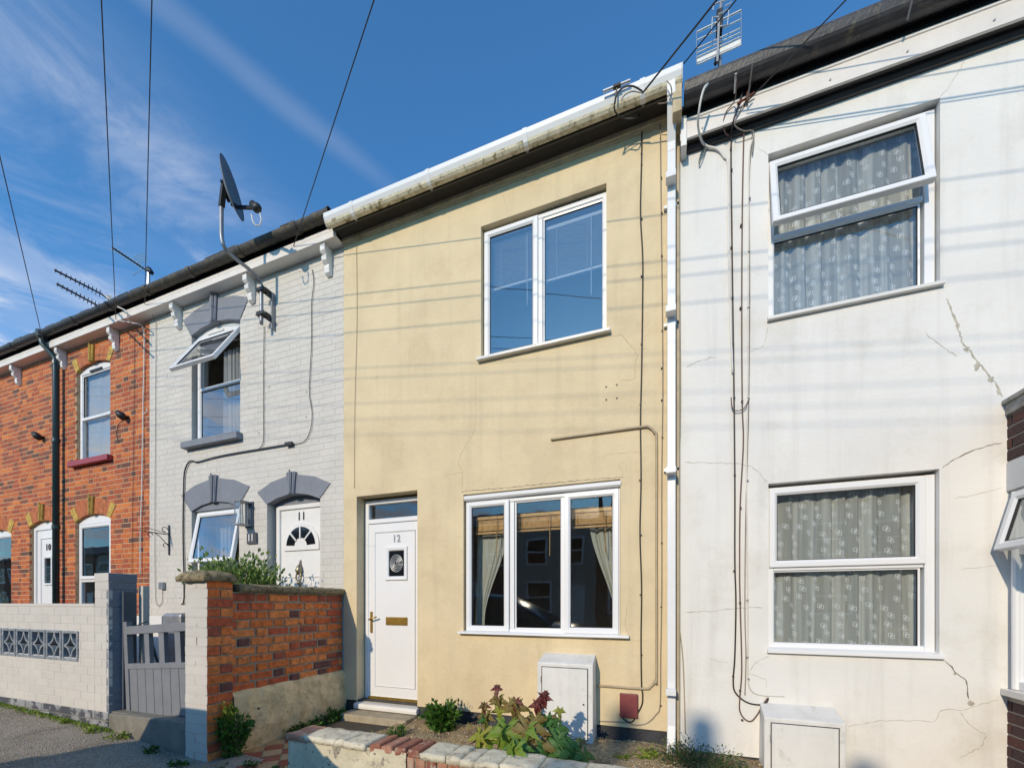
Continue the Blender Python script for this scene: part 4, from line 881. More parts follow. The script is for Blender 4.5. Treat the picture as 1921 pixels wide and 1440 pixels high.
def blind(name, label, x0, x1, zt, zb, y, n, mt, sh, dep, tilt, cat, group=None):
    o = thing(name, ((x0+x1)/2, y, zb), label, cat, group)
    m = MB(); m.box(x0,x1,y-.016,y+.016,zt-.03,zt); m.build('head_rail', mt, o)
    me = None
    for i in range(n):
        z = zt-.045-(zt-.045-zb-.02)*(i+.5)/n
        if me is None:
            b = MB(); b.profx([(-dep/2*math.cos(tilt),-dep/2*math.sin(tilt)),(0,.001),(dep/2*math.cos(tilt),dep/2*math.sin(tilt)),(dep/2*math.cos(tilt),dep/2*math.sin(tilt)+sh),(0,.001+sh),(-dep/2*math.cos(tilt),-dep/2*math.sin(tilt)+sh)], -(x1-x0)/2, (x1-x0)/2)
            me = b.mesh('slat'); me.materials.append(mt)
        s = bpy.data.objects.new('slat', me); COL.objects.link(s); s.parent = o; s.location = (0,0,z-zb)
    m = MB(); m.box(x0,x1,y-.014,y+.014,zb-.008,zb+.012); m.build('bottom_rail', mt, o)
    for xx in (x0+(x1-x0)*.22, x1-(x1-x0)*.25):
        m = MB(); m.tube([(xx,y-.017,zt),(xx,y-.017,zb)], .0016, 4); m.build('cord', mt, o)
    m = MB(); m.tube([(x1-.10,y-.03,zt-.02),(x1-.10,y-.03,zb-.16-.1)], .004, 5); m.build('wand', mt, o); return o
x0_,x1_ = -1.735,-.508
blind('venetian_blind', 'white venetian blind half lowered in the left pane of the upper beige house window', -1.68, -1.19, 5.00, 4.52, .125, 22, BLINDW, .0015, .024, R(20), 'blind')
blind('venetian_blind', 'white venetian blind half lowered in the right pane of the upper beige house window', -1.12, -.56, 4.98, 4.46, .125, 24, BLINDW, .0015, .024, R(20), 'blind')
blind('wooden_blind', 'raised bamboo blind in the left light of the ground floor beige house window', -1.86, -1.52, 2.21, 2.04, .125, 6, WOODB, .020, .008, R(80), 'blind')
blind('wooden_blind', 'raised bamboo blind in the middle light of the ground floor beige house window', -1.46, -.96, 2.21, 2.04, .125, 6, WOODB, .020, .008, R(80), 'blind')
blind('wooden_blind', 'raised bamboo blind in the right light of the ground floor beige house window', -.90, -.43, 2.21, 2.04, .125, 6, WOODB, .020, .008, R(80), 'blind')

# ------------------------------------------------------------ garden walls
PX0, PX1, PYF, PYB, ZP = -3.735, -3.469, -1.524, -1.309, 1.50
GW = thing('garden_wall', (PX1, PYB, 0), 'old orange brick garden wall with painted end pillar and mossy coping between two front gardens', 'wall')
# core of the pillar and wall (mortar)
m = MB(); m.box(PX0+.008,PX1-.008,PYF+.008,PYB,-.05,ZP); m.box(PX0+.03,PX1-.030,PYB,-.006,-.05,1.42); m.build('mortar_core', OLDMORTAR, GW)
rnd = random.Random(31)
def solid_brick(x0,x1,y0,y1,z0,z1,mt,front=True,jit=.004):
    m = MB(); c=.005; j=lambda: rnd.uniform(-jit,jit)*.6
    vs=[(x0+j(),y0+j(),z0+j()),(x1+j(),y0+j(),z0+j()),(x1+j(),y1+j(),z0+j()),(x0+j(),y1+j(),z0+j()),(x0+j(),y0+j(),z1+j()),(x1+j(),y0+j(),z1+j()),(x1+j(),y1+j(),z1+j()),(x0+j(),y1+j(),z1+j())]
    m.add(vs,[(0,3,2,1),(4,5,6,7),(1,2,6,5),(2,3,7,6),(3,0,4,7)],0); m.add(vs,[(0,1,5,4)],1)
    return m.build('brick', mt, GW, bevel=.005)
z=.03; cr=.0786; row=0
while z < ZP-.03:
    h=cr-.010; mts=[OLDBRICK, PAINTB]
    if row%2:
        solid_brick(PX0,PX1,PYF,(PYF+PYB)/2-.005,z,z+h,mts); solid_brick(PX0,PX1,(PYF+PYB)/2+.005,PYB-.002,z,z+h,[OLDBRICK,OLDBRICK])
    else:
        xm=(PX0+PX1)/2+rnd.uniform(-.02,.02); solid_brick(PX0,xm-.001,PYF,PYB-.002,z,z+h,mts); solid_brick(xm+.001,PX1,PYF,PYB-.002,z,z+h,mts)
    m = MB(); m.box(PX0+.002,PX1-.010,PYF+.0012,PYF+.01,z+h-.001,z+cr+.001); m.build('painted_joint', PAINTM, GW)
    z+=cr; row+=1
XW = PX1-.022
brickwork(GW, (XW,PYB,0), (0,1,0), (1,0,0), -PYB-.014, .54, 1.425, [], OLDBRICK, course=.0792, joint=.012, dep=.05, soft=.007, jig=.005, S=.225, HD=.108, seed=77, limit=200)
bw2 = MB(); bw2.box(PX0+.05,PX0+.06,PYB,-.01,.3,1.42); bw2.build('back_face', PAINTB, GW)
def rough_slab(name, x0,x1,y0,y1,z0,z1,mt,parent,nx,ny,amp,seed,crown=.02,round_=.0):
    m=MB(); vs=[];fs=[]; 
    cx=(x0+x1)/2; cy=(y0+y1)/2
    def P(i,j,t):
        x=x0+(x1-x0)*i/nx; y=y0+(y1-y0)*j/ny; u=abs(2*i/nx-1); v=abs(2*j/ny-1)
        e=1-.0
        n1=noise.noise(Vector((x*14+seed,y*14,t*3))); n2=noise.noise(Vector((x*40+seed,y*40,t*5)))
        if t: z=z1-crown*(u**2.5 if x1-x0<y1-y0 else v**2.5)-(round_*(max(u,v)**4)) + amp*(n1*1.2+n2*.5)
        else: z=z0+amp*.4*n1
        s=1+(.0 if t else -.02)
        return (cx+(x-cx)*s+amp*n2*(u>.95), cy+(y-cy)*s+amp*n1*(v>.95), z)
    for t in (0,1):
        for j in range(ny+1):
            for i in range(nx+1): vs.append(P(i,j,t))
    A=(nx+1)*(ny+1); idx=lambda i,j,t: t*A+j*(nx+1)+i
    for j in range(ny):
        for i in range(nx): fs.append((idx(i,j,1),idx(i+1,j,1),idx(i+1,j+1,1),idx(i,j+1,1))); fs.append((idx(i,j,0),idx(i,j+1,0),idx(i+1,j+1,0),idx(i+1,j,0)))
    for i in range(nx): fs.append((idx(i,0,0),idx(i+1,0,0),idx(i+1,0,1),idx(i,0,1))); fs.append((idx(i,ny,1),idx(i+1,ny,1),idx(i+1,ny,0),idx(i,ny,0)))
    for j in range(ny): fs.append((idx(0,j,1),idx(0,j+1,1),idx(0,j+1,0),idx(0,j,0))); fs.append((idx(nx,j,0),idx(nx,j+1,0),idx(nx,j+1,1),idx(nx,j,1)))
    m.add(vs,fs); return m.build(name, mt, parent, smooth=True)
rough_slab('pillar_cap', PX0-.055,PX1+.028,PYF-.045,PYB+.03,1.498,1.592,COPING,GW,26,24,.010,3,crown=.012,round_=.045)
rough_slab('coping', PX0-.01,PX1+.022,PYB+.035,-.016,1.422,1.492,COPING,GW,14,80,.008,9,crown=.02)
# tan rendered base of the wall
m=MB(); vs=[];fs=[]; ny,nz=60,26
for i in range(ny+1):
    for j in range(nz+1):
        t=j/nz; y=PYB-.0+(0-.01-PYB)*i/ny; s=i/ny
        out=.030+.030*math.sin(min(1,t*1.15)*3.14)*.7+.014*noise.noise(Vector((y*7,t*3,2)))+.006*noise.noise(Vector((y*26,t*14,5)))-.028*max(0,(t-.9)/.1)**2-.05*max(0,(.18-t)/.18)**2*max(0,s-.2)
        vs.append((PX1-.02+out, y, -.02+.575*t+.012*noise.noise(Vector((y*9,0,7)))*(t>.9)))
for i in range(ny):
    for j in range(nz): a=i*(nz+1)+j; fs.append((a,a+1,a+nz+2,a+nz+1))
n0=len(vs)
for i in range(ny+1): vs.append((PX1-.05, PYB+(0-.01-PYB)*i/ny, .562))
for i in range(ny): fs.append((i*(nz+1)+nz, n0+i, n0+i+1, (i+1)*(nz+1)+nz))
m.add(vs,fs); m.build('rendered_base', OLDREND, GW, smooth=True, recalc=False)
m=MB(); m.tube([(PX1-.01,PYB+.11,.335),(PX1+.022,PYB+.11,.335)], .052, 16); m.build('round_cap', CONC, GW, bevel=.008)
m=MB(); m.tube([(PX1-.01,PYB+.215,.375),(PX1+.036,PYB+.215,.375)], .010, 8); m.build('hole_plug', CRACK, GW)

# front wall of 11: pale painted brick with a screen of pierced blocks
FW = thing('garden_wall', (-4.80, PYF, 0), 'low pale painted brick front wall with a row of pierced screen blocks and end pillar', 'wall')
m=MB(); m.box(-12.2,-5.015,PYF+.0022,-1.41,.30,.760); m.box(-12.2,-5.015,PYF+.0022,-1.41,1.055,1.29); m.box(-5.275,-5.015,PYF+.0022,-1.41,.75,1.06)
m.box(-5.012,-4.804,PYF+.0022,-1.304,.1,1.58); m.build('joint_core', PAINTM, FW)
m=MB(); m.box(-4.8038,-4.8025,PYF+.004,-1.306,.31,1.52); m.build('side_joint', GREYP, FW)
brickwork(FW, (-9.0,PYF,0),(1,0,0),(0,-1,0), 9.0-5.015, .318, 1.29, [(0,9-5.275,.765,1.06)], PAINTB, course=.0802, joint=.006, dep=.03, soft=.0025, jig=.0006, seed=41, bond='stretcher', S=.222, limit=220)
brickwork(FW, (-5.013,PYF,0),(1,0,0),(0,-1,0), .213, .318, 1.52, [], PAINTB, course=.0802, joint=.006, dep=.03, soft=.0025, jig=.0006, seed=42, bond='stretcher', S=.222, limit=40)
brickwork(FW, (-4.80,PYF,0),(0,1,0),(1,0,0), .215, .318, 1.52, [], GREYP, course=.0802, joint=.008, dep=.03, soft=.005, jig=.002, seed=43, bond='stretcher', S=.222, limit=40)  # unlit pillar side: its shade is put into the darker grey paint
m=MB(); m.box(-5.017,-4.798,PYF-.003,-1.304,1.52,1.60); m.build('pillar_top', [PAINTB], FW, bevel=.004)
m=MB(); m.box(-4.7995,-4.794,PYF-.0,-1.306,1.525,1.597); m.build('shade_toned_side', GREYP, FW)
m=MB(); m.box(-12.2,-5.018,PYF-.002,-1.408,1.288,1.318); m.build('wall_top', PAINTB, FW, bevel=.004)
m=MB(); m.box(-4.79,-4.725,-1.296,-1.24,.3,1.488); m.build('rear_pier', PAINTB, FW, bevel=.004)
for z in [.32+.08*i for i in range(15)]:
    m=MB(); m.box(-4.792,-4.723,-1.2965,-1.238,z,z+.005); m.build('joint', PAINTM, FW)
# peeling plinth below the painted bricks
brickwork(FW, (-9.0,PYF-.006,0),(1,0,0),(0,-1,0), 9.0-4.80, .075, .318, [], PLPEEL, course=.081, joint=.008, dep=.06, soft=.006, jig=.002, seed=44, bond='stretcher', S=.30, limit=60)
m=MB(); m.box(-12.2,-4.806,PYF+.0,-1.41,-.1,.31); m.build('plinth_core', CONC, FW)
# screen blocks
bwid, bh, pit = .272, .292, .2885
me_b = None
def screen_block():
    m=MB(); a=bwid/2; hh=bh/2; y0,y1=0.,.085
    m.ring(-a,a,-hh,hh,[(0,y0),(.004,y0-.004),(.022,y0-.004),(.026,y0),(.026,y1),(0,y1)])
    w=.011; ra, rh = a-.022, hh-.022
    for sx in (-1,1):
        for sz in (-1,1):
            n=9; cx, cz = sx*ra, sz*rh
            inn=[]; out_=[]
            for i in range(n+1):
                t=math.pi/2*i/n; inn.append((cx-sx*(ra-w)*math.cos(t)*.98, cz-sz*(rh-w)*math.sin(t)*.98)); out_.append((cx-sx*(ra+w*.3)*math.cos(t), cz-sz*(rh+w*.3)*math.sin(t)))
            for i in range(n):
                q=[inn[i],inn[i+1],out_[i+1],out_[i]]; m.prismy(q,y0+.004,y1-.005)
    me=m.mesh('screen_block'); me.materials.append(SCREENM); 
    import bmesh
    bm=bmesh.new(); bm.from_mesh(me); bmesh.ops.recalc_face_normals(bm, faces=bm.faces); bm.to_mesh(me); bm.free(); return me
SCREENM = mat('worn_blue_grey_block', (.22,.25,.28), .8, .2, 20, .6, 90, col2=(.42,.43,.42), lo=.52, hi=.66, s2=18)
me_b = screen_block()
for i in range(13):
    o=bpy.data.objects.new('screen_block', me_b); COL.objects.link(o); o.parent=FW
    o.location=(-5.279-bwid/2-i*pit+4.80, -.004, .908)
m=MB()
for i in range(13): x=-5.279-bwid-i*pit; m.box(x-(pit-bwid),x,PYF+.006,PYF+.07,.762,1.054)
m.build('block_joint', CONC, FW)
# dark pillar between yards, far left
m=MB(); m.box(-10.20,-9.93,-.95,-.70,.2,1.40); m.box(-10.22,-9.91,-.97,-.68,1.40,1.50)
zz=0
pl=tag(m.build('garden_pier', GREYP, bevel=.006), 'grey painted brick pier behind the low front wall at the far left edge', 'pier')
for z in (.6,.75,.9,1.05,1.2,1.33):
    q=MB(); q.box(-10.203,-9.927,-.953,-.697,z,z+.007); q.build('joint', DARKP, pl)

# gate step, posts, gate
m=MB(); vs=[]; 
m.add([(-4.80,PYF-.006,0),(-3.735,PYF-.006,-.05),(-3.735,-1.0,-.05),(-4.80,-1.0,0),(-4.80,PYF-.002,.312),(-3.735,PYF-.002,.338),(-3.735,-1.0,.345),(-4.80,-1.0,.33)],[(0,3,2,1),(4,5,6,7),(0,1,5,4),(1,2,6,5),(2,3,7,6),(3,0,4,7)])
tag(m.build('gate_step', CONC, bevel=.015), 'worn grey concrete step under the small grey garden gate', 'step')
m=MB(); m.box(-4.797,-4.765,-1.43,-1.33,.33,1.43); tag(m.build('gate_post', DARKP, bevel=.004), 'dark blue grey post fixed to the painted pillar beside the garden gate', 'gate post')
GT = thing('garden_gate', (-3.66,-1.385,.36), 'grey painted timber garden gate hanging askew with open pickets over closed boards', 'gate')
GT.rotation_euler = (0, R(-3.7), R(0))
gx0, gx1 = -1.06, 0.0
def gpart(name, b, mt=GATEP, bev=.003):
    o=b.build(name, mt, None, bevel=bev); o.parent=GT; return o
GTZ=.0
b=MB(); b.box(gx0,gx0+.052,-.045,.005,-.045,.855); gpart('stile', b)
b=MB(); b.box(gx1-.07,gx1,-.045,.005,-.01,.845); gpart('stile', b)
b=MB(); b.box(gx0+.04,gx1+.02,-.05,.0,.735,.810); gpart('top_rail', b)
b=MB(); b.box(gx0+.052,gx1-.06,-.047,.0,.415,.465); gpart('middle_rail', b)
b=MB(); b.box(gx0+.052,gx1-.06,.000,.03,.03,.10); gpart('bottom_rail', b)
for px0,px1 in ((1045,1078),(1147,1185),(1262,1302)):
    xa=fx(px0/3.789,-1.42)+3.665; xb=fx(px1/3.789,-1.42)+3.665
    b=MB(); b.box(xa,xb,-.040,-.002,.46,.74); gpart('picket', b)
n=8; x=gx0+.054; wd=(gx1-.07-x)/n
for i in range(n):
    b=MB(); b.box(x+i*wd+.003,x+(i+1)*wd-.003,-.038,-.010,.0,.418); gpart('board', b)
b=MB(); b.box(gx1-.02,gx1+.03,-.062,-.045,.50,.60); gpart('hinge', b, METAL)
b=MB(); b.tube([(gx0+.06,.0,.80),(gx0+.16,.04,.84),(gx0+.2,.045,.845)], .006, 6); gpart('latch', b, BLACK)
# white rack and grey bin behind the gate
m=MB(); m.box(-6.80,-5.93,-.46,-.44,.33,1.16); wb=tag(m.build('white_panel', WPAINT, bevel=.004), 'white panel with black rods standing behind the grey garden gate', 'panel')
m=MB(); m.tube([(-6.75,-.47,.99),(-5.98,-.47,.995)], .012, 6); m.tube([(-6.15,-.475,.93),(-5.95,-.475,.5)], .012, 6); m.tube([(-6.65,-.475,.85),(-6.35,-.475,.4)], .010, 6); m.build('rod', BLACK, wb)
m=MB(); m.box(-5.64,-5.30,-.62,-.30,.33,1.20); tag(m.build('storage_bin', METAL, bevel=.03), 'plain grey bin behind the right side of the garden gate', 'bin')

# low front wall of 12
LW = thing('garden_wall', (-2.61, -1.42, 0), 'low crumbling rendered front wall with cracked white coping in front of the cream house', 'wall')
m=MB(); nx,nz=220,20; vs=[];fs=[]
LX0,LX1=-2.60,1.2
for i in range(nx+1):
    x=LX0+(LX1-LX0)*i/nx
    for j in range(nz+1):
        t=j/nz; vs.append((x,-1.518-.006*noise.noise(Vector((x*8,t*4,0)))-.004*noise.noise(Vector((x*30,t*16,3)))-.012*(1-t), -.25+.60*t-(.03 if False else 0)))
for i in range(nx):
    for j in range(nz): a=i*(nz+1)+j; fs.append((a,a+nz+1,a+nz+2,a+1))
m.add(vs,fs)
face=[]
# expose bricks where the render has fallen off
bare=lambda x,z: (-1.58<x<-.2 and z>.195+.03*noise.noise(Vector((x*9,3,0)))) or False
m.f=[f for f in m.f if not (lambda c: bare(c.x,c.z))(sum((m.v[k] for k in f),Vector())/4)]; m.mi=[0]*len(m.f)
m.build('render', LOWREND, LW, smooth=True, recalc=False)
m=MB(); m.box(LX0+.012,LX1,-1.500,-1.31,-.25,.35); m.build('core', OLDMORTAR, LW)
m=MB(); nyy=10; vs=[];fs=[]
for i in range(nyy+1):
    y=-1.520+.215*i/nyy
    for j in range(13): t=j/12; vs.append((LX0-.004*noise.noise(Vector((y*20,t*8,0)))-.01*(1-t),y,-.25+.605*t))
for i in range(nyy):
    for j in range(12): a=i*13+j; fs.append((a,a+1,a+14,a+13))
m.add(vs,fs); m.build('end_render', LOWREND, LW, smooth=True, recalc=False)
x=-1.60; rb=random.Random(6)
while x < .9:
    w=rb.uniform(.062,.074) if rb.random()<.85 else .10
    b=MB(); b.box(x,x+w,-1.512+rb.uniform(-.004,.006),-1.42,.19+rb.uniform(-.008,.008),.325); b.build('brick', DUSTBR, LW, bevel=.008); x+=w+.011
def slab(x0,x1,z1,seed,mt=COPW,y0=-1.535,y1=-1.295,z0=.325,amp=.006):
    n=max(4,int((x1-x0)/.02)); rough_slab('coping_stone', x0+.001,x1-.001,y0+rb.uniform(-.004,.004),y1,z0,z1,mt,LW,n,14,amp,seed,crown=.003,round_=.004)
cuts=[fx(p,-1.52) for p in (537,573,632,651,690)]
slab(LX0-.01,-2.44,.372,1,mat('red_stained_coping',(.50,.22,.13),.85,.2,12,.8,50,col2=(.55,.48,.36),lo=.5,hi=.62,s2=16))
for i,(a,b) in enumerate([(-2.44,-2.16),(-2.16,-2.08),(-2.08,-1.90)]): slab(a-.002,b+.002,.375+.002*(i%2),11+i)
x=-1.885
for i in range(4):      # bare tilted bricks where the coping is gone
    b=MB(Matrix.Translation((x+.05,-1.41,.352)) @ Matrix.Rotation(R(-14+i*4),4,'Y') @ Matrix.Rotation(R(rb.uniform(-8,8)),4,'Z')); b.box(-.045,.045,-.11,.11,-.032,.026); b.build('brick', DUSTBR, LW, bevel=.014); x+=.102
b=MB(); b.box(-1.90,-1.47,-1.505,-1.31,.30,.325); b.build('mortar_bed', OLDMORTAR, LW)
for i,(a,b_) in enumerate([(-1.475,-1.29),(-1.285,-1.19),(-1.185,-1.09),(-1.085,-.93),(-.925,-.70),(-.695,-.44),(-.435,-.18),(-.175,.10),(.105,.38),(.385,.7)]): slab(a,b_,.372+.005*math.sin(i*2.1),31+i)

# ------------------------------------------------------------ meter cupboards
def cupboard(x0,x1,z0,z1,yo,label,splay=.02):
    o=thing('meter_cupboard', ((x0+x1)/2,0,z0), label, 'meter box')
    m=MB(); t=.07
    m.add([(x0,0,z0),(x1,0,z0),(x1,yo,z0),(x0,yo,z0),(x0+.01,0,z1),(x1-.01,0,z1),(x1,yo,z1-t),(x0,yo,z1-t)],[(0,1,2,3),(4,7,6,5),(0,4,5,1),(1,5,6,2),(2,6,7,3),(3,7,4,0)])
    m.build('case', BOXW, o, bevel=.008)
    d=MB(); b=.045; d.ring(x0+b,x1-b,z0+b,z1-t-b*.8,[(0,yo-.001),(0,yo-.006),(.004,yo-.006),(.004,yo-.001)]); 
    d2=MB(); d2.box(x0+b+.004,x1-b-.004,yo-.007,yo,z0+b+.004,z1-t-b*.8-.004); d2=d2.build('door', BOXW, o, bevel=.002)
    s=MB(); s.ring(x0+b-.003,x1-b+.003,z0+b-.003,z1-t-b*.8+.003,[(0,yo-.0005),(0,yo-.003),(.006,yo-.003),(.006,yo-.0005)]); s.build('gap', SEAL, o)
    k=MB(); k.tube([(x1-b-.035,yo-.006,(z0+z1)/2-.03),(x1-b-.035,yo-.012,(z0+z1)/2-.03)], .008, 8); k.build('lock', BLACK, d2)
    for zz in (z0+.14, z1-.22):
        h_=MB(); h_.tube([(x0+b-.002,yo-.010,zz-.03),(x0+b-.002,yo-.010,zz+.03)], .006, 8); h_.build('hinge', METAL, d2)
    return o
YB=-.215
cupboard(fx(1007,YB), fx(1112,YB), .09, .86, YB, 'dirty white meter cupboard standing against the foot of the cream house')
cupboard(fx(1433,YB), fx(1588,YB), -.22, .535, YB, 'white meter cupboard at the foot of the white house cut by the bottom edge')

# ------------------------------------------------------------ lantern, plaque, bracket, spotlights, box on 11 and 10
LT = thing('wall_lantern', (-5.02,-.06,2.3), 'square dark metal wall lantern with clear glass beside the grey house window', 'lantern')
lx0,lx1=fx(463,-.02)-.03,fx(479,-.0)
a=at(478,944,-.02); 
b=MB(); b.box(-5.05,-4.915,-.022,-.004,2.28,2.61); b.build('back_plate', DARKP, LT, bevel=.003)
X0,X1,Y0_,Y1_=-5.045,-4.94,-.165,-.06
b=MB(); b.box(X0-.012,X1+.012,Y0_-.012,-.02,2.585,2.60); b.build('lid', METAL, LT, bevel=.002)
b=MB(); b.box(X0-.015,X1+.015,Y0_-.015,Y1_+.015,2.295,2.31); b.build('tray', METAL, LT, bevel=.002)
for xx in (X0,X1-.008):
    for yy in (Y0_,Y1_-.008):
        b=MB(); b.box(xx,xx+.008,yy,yy+.008,2.31,2.585); b.build('bar', METAL, LT)
b=MB(); b.ring(X0+.008,X1-.008,2.312,2.583,[(0,Y0_+.002),(0,Y0_+.005),(.002,Y0_+.005),(.002,Y0_+.002)]); 
for q,(a0,a1,b0,b1) in enumerate(((X0+.009,X1-.009,Y0_+.002,Y0_+.005),(X0+.002,X0+.005,Y0_+.009,Y1_-.009),(X1-.005,X1-.002,Y0_+.009,Y1_-.009))):
    b=MB(); b.box(a0,a1,b0,b1,2.312,2.583); b.build('pane', LAMPG, LT)
b=MB(); b.tube([(-4.99,-.11,2.31),(-4.99,-.11,2.42)], .022, 10); b.build('lamp_holder', UPVCD, LT)
b=MB(); b.sphere((-4.99,-.11,2.46), .03); b.build('bulb', LAMPG, LT, smooth=True)
PLQ = thing('number_plaque', (-5.0,-.01,2.05), 'small slate plaque reading 11 under the wall lantern', 'sign')
b=MB(); pc=at(471.5,1009,-.02); b.box(pc.x-.085,pc.x+.085,-.022,-.010,pc.z-.070,pc.z+.068); b.build('plate', SLATE, PLQ, bevel=.002)
[text('numeral', '1', .125, Vector((pc.x-.012+d_,-.024,pc.z+.002)), UPVC, PLQ) for d_ in (-.028,.028)]
HB = thing('hanging_bracket', (-6.55,-.01,2.2), 'black wrought iron hanging basket bracket on the grey house wall', 'bracket')
q=at(316.5,985,-.01); xb=q.x
b=MB(); b.bar((xb,-.012,2.0),(xb,-.012,2.42),.022,.006,(0,1,0)); b.build('back_plate', BLACK, HB)
b=MB(); b.tube([(xb,-.01,2.285),(xb,-.2,2.285),(xb,-.44,2.285)],[.006,.007,.004],6); b.build('arm', BLACK, HB)
b=MB(); b.tube([(xb,-.012,2.12),(xb,-.12,2.24),(xb,-.18,2.285)], .005, 6); b.tube([(xb,-.02,2.30),(xb,-.26,2.335),(xb,-.36,2.31)], .004,6)
b.tube([(xb,-.06+.035*math.cos(t),2.35+.035*math.sin(t)) for t in [i*.5 for i in range(11)]], .0045, 6); b.tube([(xb,-.05+.03*math.cos(t),2.13+.03*math.sin(t)) for t in [i*.5 for i in range(10)]], .0045, 6)
b.tube([(xb,-.235+.028*math.cos(t),2.25+.028*math.sin(t)) for t in [i*.5 for i in range(11)]], .0045, 6); b.build('scroll', BLACK, HB)
def spot(px,py,label):
    p=at(px,py,-.02); o=thing('spotlight',(p.x,0,p.z),label,'spotlight','black spotlights on the orange brick wall')
    b=MB(); b.tube([(p.x,-.0,p.z-.01),(p.x,-.04,p.z+.0)], .02, 8); b.build('mount', BLACK, o)
    b=MB(); b.tube([(p.x+.02,-.04,p.z-.045),(p.x-.01,-.08,p.z),(p.x-.05,-.10,p.z+.035),(p.x-.09,-.11,p.z+.05)],[.045,.055,.035,.006],10); b.build('head', BLACK, o, smooth=True)
spot(236,781,'black spotlight on the orange brick wall right of the upper window'); spot(78,819,'black spotlight on the orange brick wall left of the dark green downpipe')
wall_line('wall_cable', [(232,788),(222,795),(218,815),(222,830)], .004, BLACK, 'short black lead dangling under the spotlight on the orange brick wall', y=-.012)
o=wall_line('wall_cable', [(224,602,-.14),(250,606,-.13),(268,615,-.03),(270,660),(268,760),(266,900),(263,1000),(263,1078)], .008, CABLEW, 'thick white cable running down the orange brick wall near the grey house')
wall_line('wall_cable', [(269,777),(274,772),(275,766)], .006, CABLEW, 'short white cable hook on the orange brick wall', y=-.02)
wall_line('wall_cable', [(252,625),(251,760),(249,900),(247,1075)], .003, CABLE, 'thin dark cable on the orange brick wall beside the white cable', y=-.012)
o=wall_line('wall_cable', [(275,572,-.13),(290,600,-.02),(292,625),(291,800),(290,1000),(291,1110),(295,1135),(303,1130),(304,1115),(304,1107)], .0035, CABLEG, 'thin grey cable down the left edge of the grey brick house to a small box', y=-.012)
m=MB(); q=at(304,1099,-.02); m.box(q.x-.045,q.x+.045,-.045,-.004,q.z-.045,q.z+.055); tag(m.build('junction_box', METAL, bevel=.004), 'small grey electrical box low on the grey brick house wall', 'junction box')
wall_line('wall_cable', [(585,505),(588,530),(584,570),(584,640),(581,700),(580,740),(585,775),(582,805),(572,826),(556,832),(548,833)], .004, CABLE, 'thin black cable from the eaves down the right part of the grey brick wall', y=-.014)
wall_line('wall_cable', [(495,612),(494,700),(494,800),(493,830),(485,842)], .004, CABLE, 'thin black cable from the dish bracket down the grey brick wall', y=-.014)
wall_line('wall_cable', [(535,834),(500,840),(440,850),(400,858),(370,866),(358,864),(350,872),(345,890),(344,920),(343,1000),(345,1100),(344,1128),(340,1133)], .009, BLACK, 'thick black cable sweeping across the grey brick wall and down beside the window', y=-.018)
m=MB(); q=at(543,833,-.02); m.box(q.x-.055,q.x+.055,-.05,-.012,q.z-.022,q.z+.022); tag(m.build('junction_box', BLACK, bevel=.006), 'small black cable joint box in the middle of the grey brick wall', 'junction box')
for i,px in enumerate([(489,679),(505,726),(575,735),(574,782),(486,812),(349,694),(346,828)]):
    q=at(*px,0); m=MB(); m.tube([(q.x,-.004,q.z),(q.x,.006,q.z)], .008, 6); m.build('old_fixing', CRACK, H11)
# hanging basket wires etc on white house
G='cables running down the left of the white house'
o=wall_line('wall_cable', [(1398,140,-.15),(1390,182,-.13),(1375,228,-.11),(1371,270),(1372,400),(1374,560),(1376,700),(1378,900),(1378,1050),(1380,1130),(1378,1230),(1375,1275),(1379,1298),(1400,1316),(1425,1321),(1438,1316),(1441,1308)], .006, CABLE, 'leftmost thick black cable on the white wall, ending above the meter cupboard', y=-.016)
clips(o,[(1371,278),(1372,318),(1372,463),(1374,557),(1375,644),(1377,745),(1378,890),(1377,1070),(1375,1268)])
o=wall_line('wall_cable', [(1413,150,-.15),(1398,190,-.13),(1395,250),(1392,400),(1391,600),(1392,760),(1394,830),(1388,950),(1387,1070),(1388,1130),(1391,1250),(1388,1300),(1387,1330),(1395,1346),(1408,1352),(1420,1340),(1430,1322),(1440,1308)], .0055, CABLEB, 'brown cable second on the white wall, looping below the others above the meter cupboard', y=-.018)
clips(o,[(1390,422),(1389,577),(1392,752),(1389,952),(1388,1130),(1388,1295),(1392,1350)])
o=wall_line('wall_cable', [(1408,245,-.05),(1411,262),(1405,340),(1406,560),(1404,770),(1402,840),(1398,1000),(1397,1150),(1399,1230),(1397,1303)], .004, CABLEG, 'thin grey cable third along on the white wall below the eaves loop', y=-.014)
o=wall_line('wall_cable', [(1411,262),(1405,300),(1404,450),(1403,700),(1400,880),(1402,1100),(1403,1200),(1403,1270),(1410,1295),(1430,1303),(1471,1305)], .005, CABLEW, 'white painted cable on the white wall ending in a short run over the meter cupboard', y=-.014)
clips(o,[(1406,371),(1405,471),(1404,575),(1404,745),(1402,900),(1402,1125),(1402,1232),(1404,1273)], mt=METAL)
wall_line('wall_cable', [(1371,745),(1374,766),(1385,770),(1396,765),(1404,750)], .004, CABLEB, 'short brown cable loop linking the cables halfway up the white wall', y=-.03)
wall_line('wall_cable', [(1327,158,-.27),(1319,170,-.30),(1312,200,-.28),(1309,235,-.2),(1315,262,-.08),(1325,274,-.03),(1345,280,-.02),(1358,295),(1366,318),(1367,480),(1370,600),(1374,700)], .009, CABLEW, 'thick pale cable looping out from the dark gutter onto the white wall', y=-.014)
wall_line('wall_cable', [(1325,274,-.03),(1315,300,-.03),(1311,308,-.03),(1312,296,-.03),(1321,277,-.03)], .004, CABLEG, 'small grey cable loop under the eaves of the white house', y=-.03)
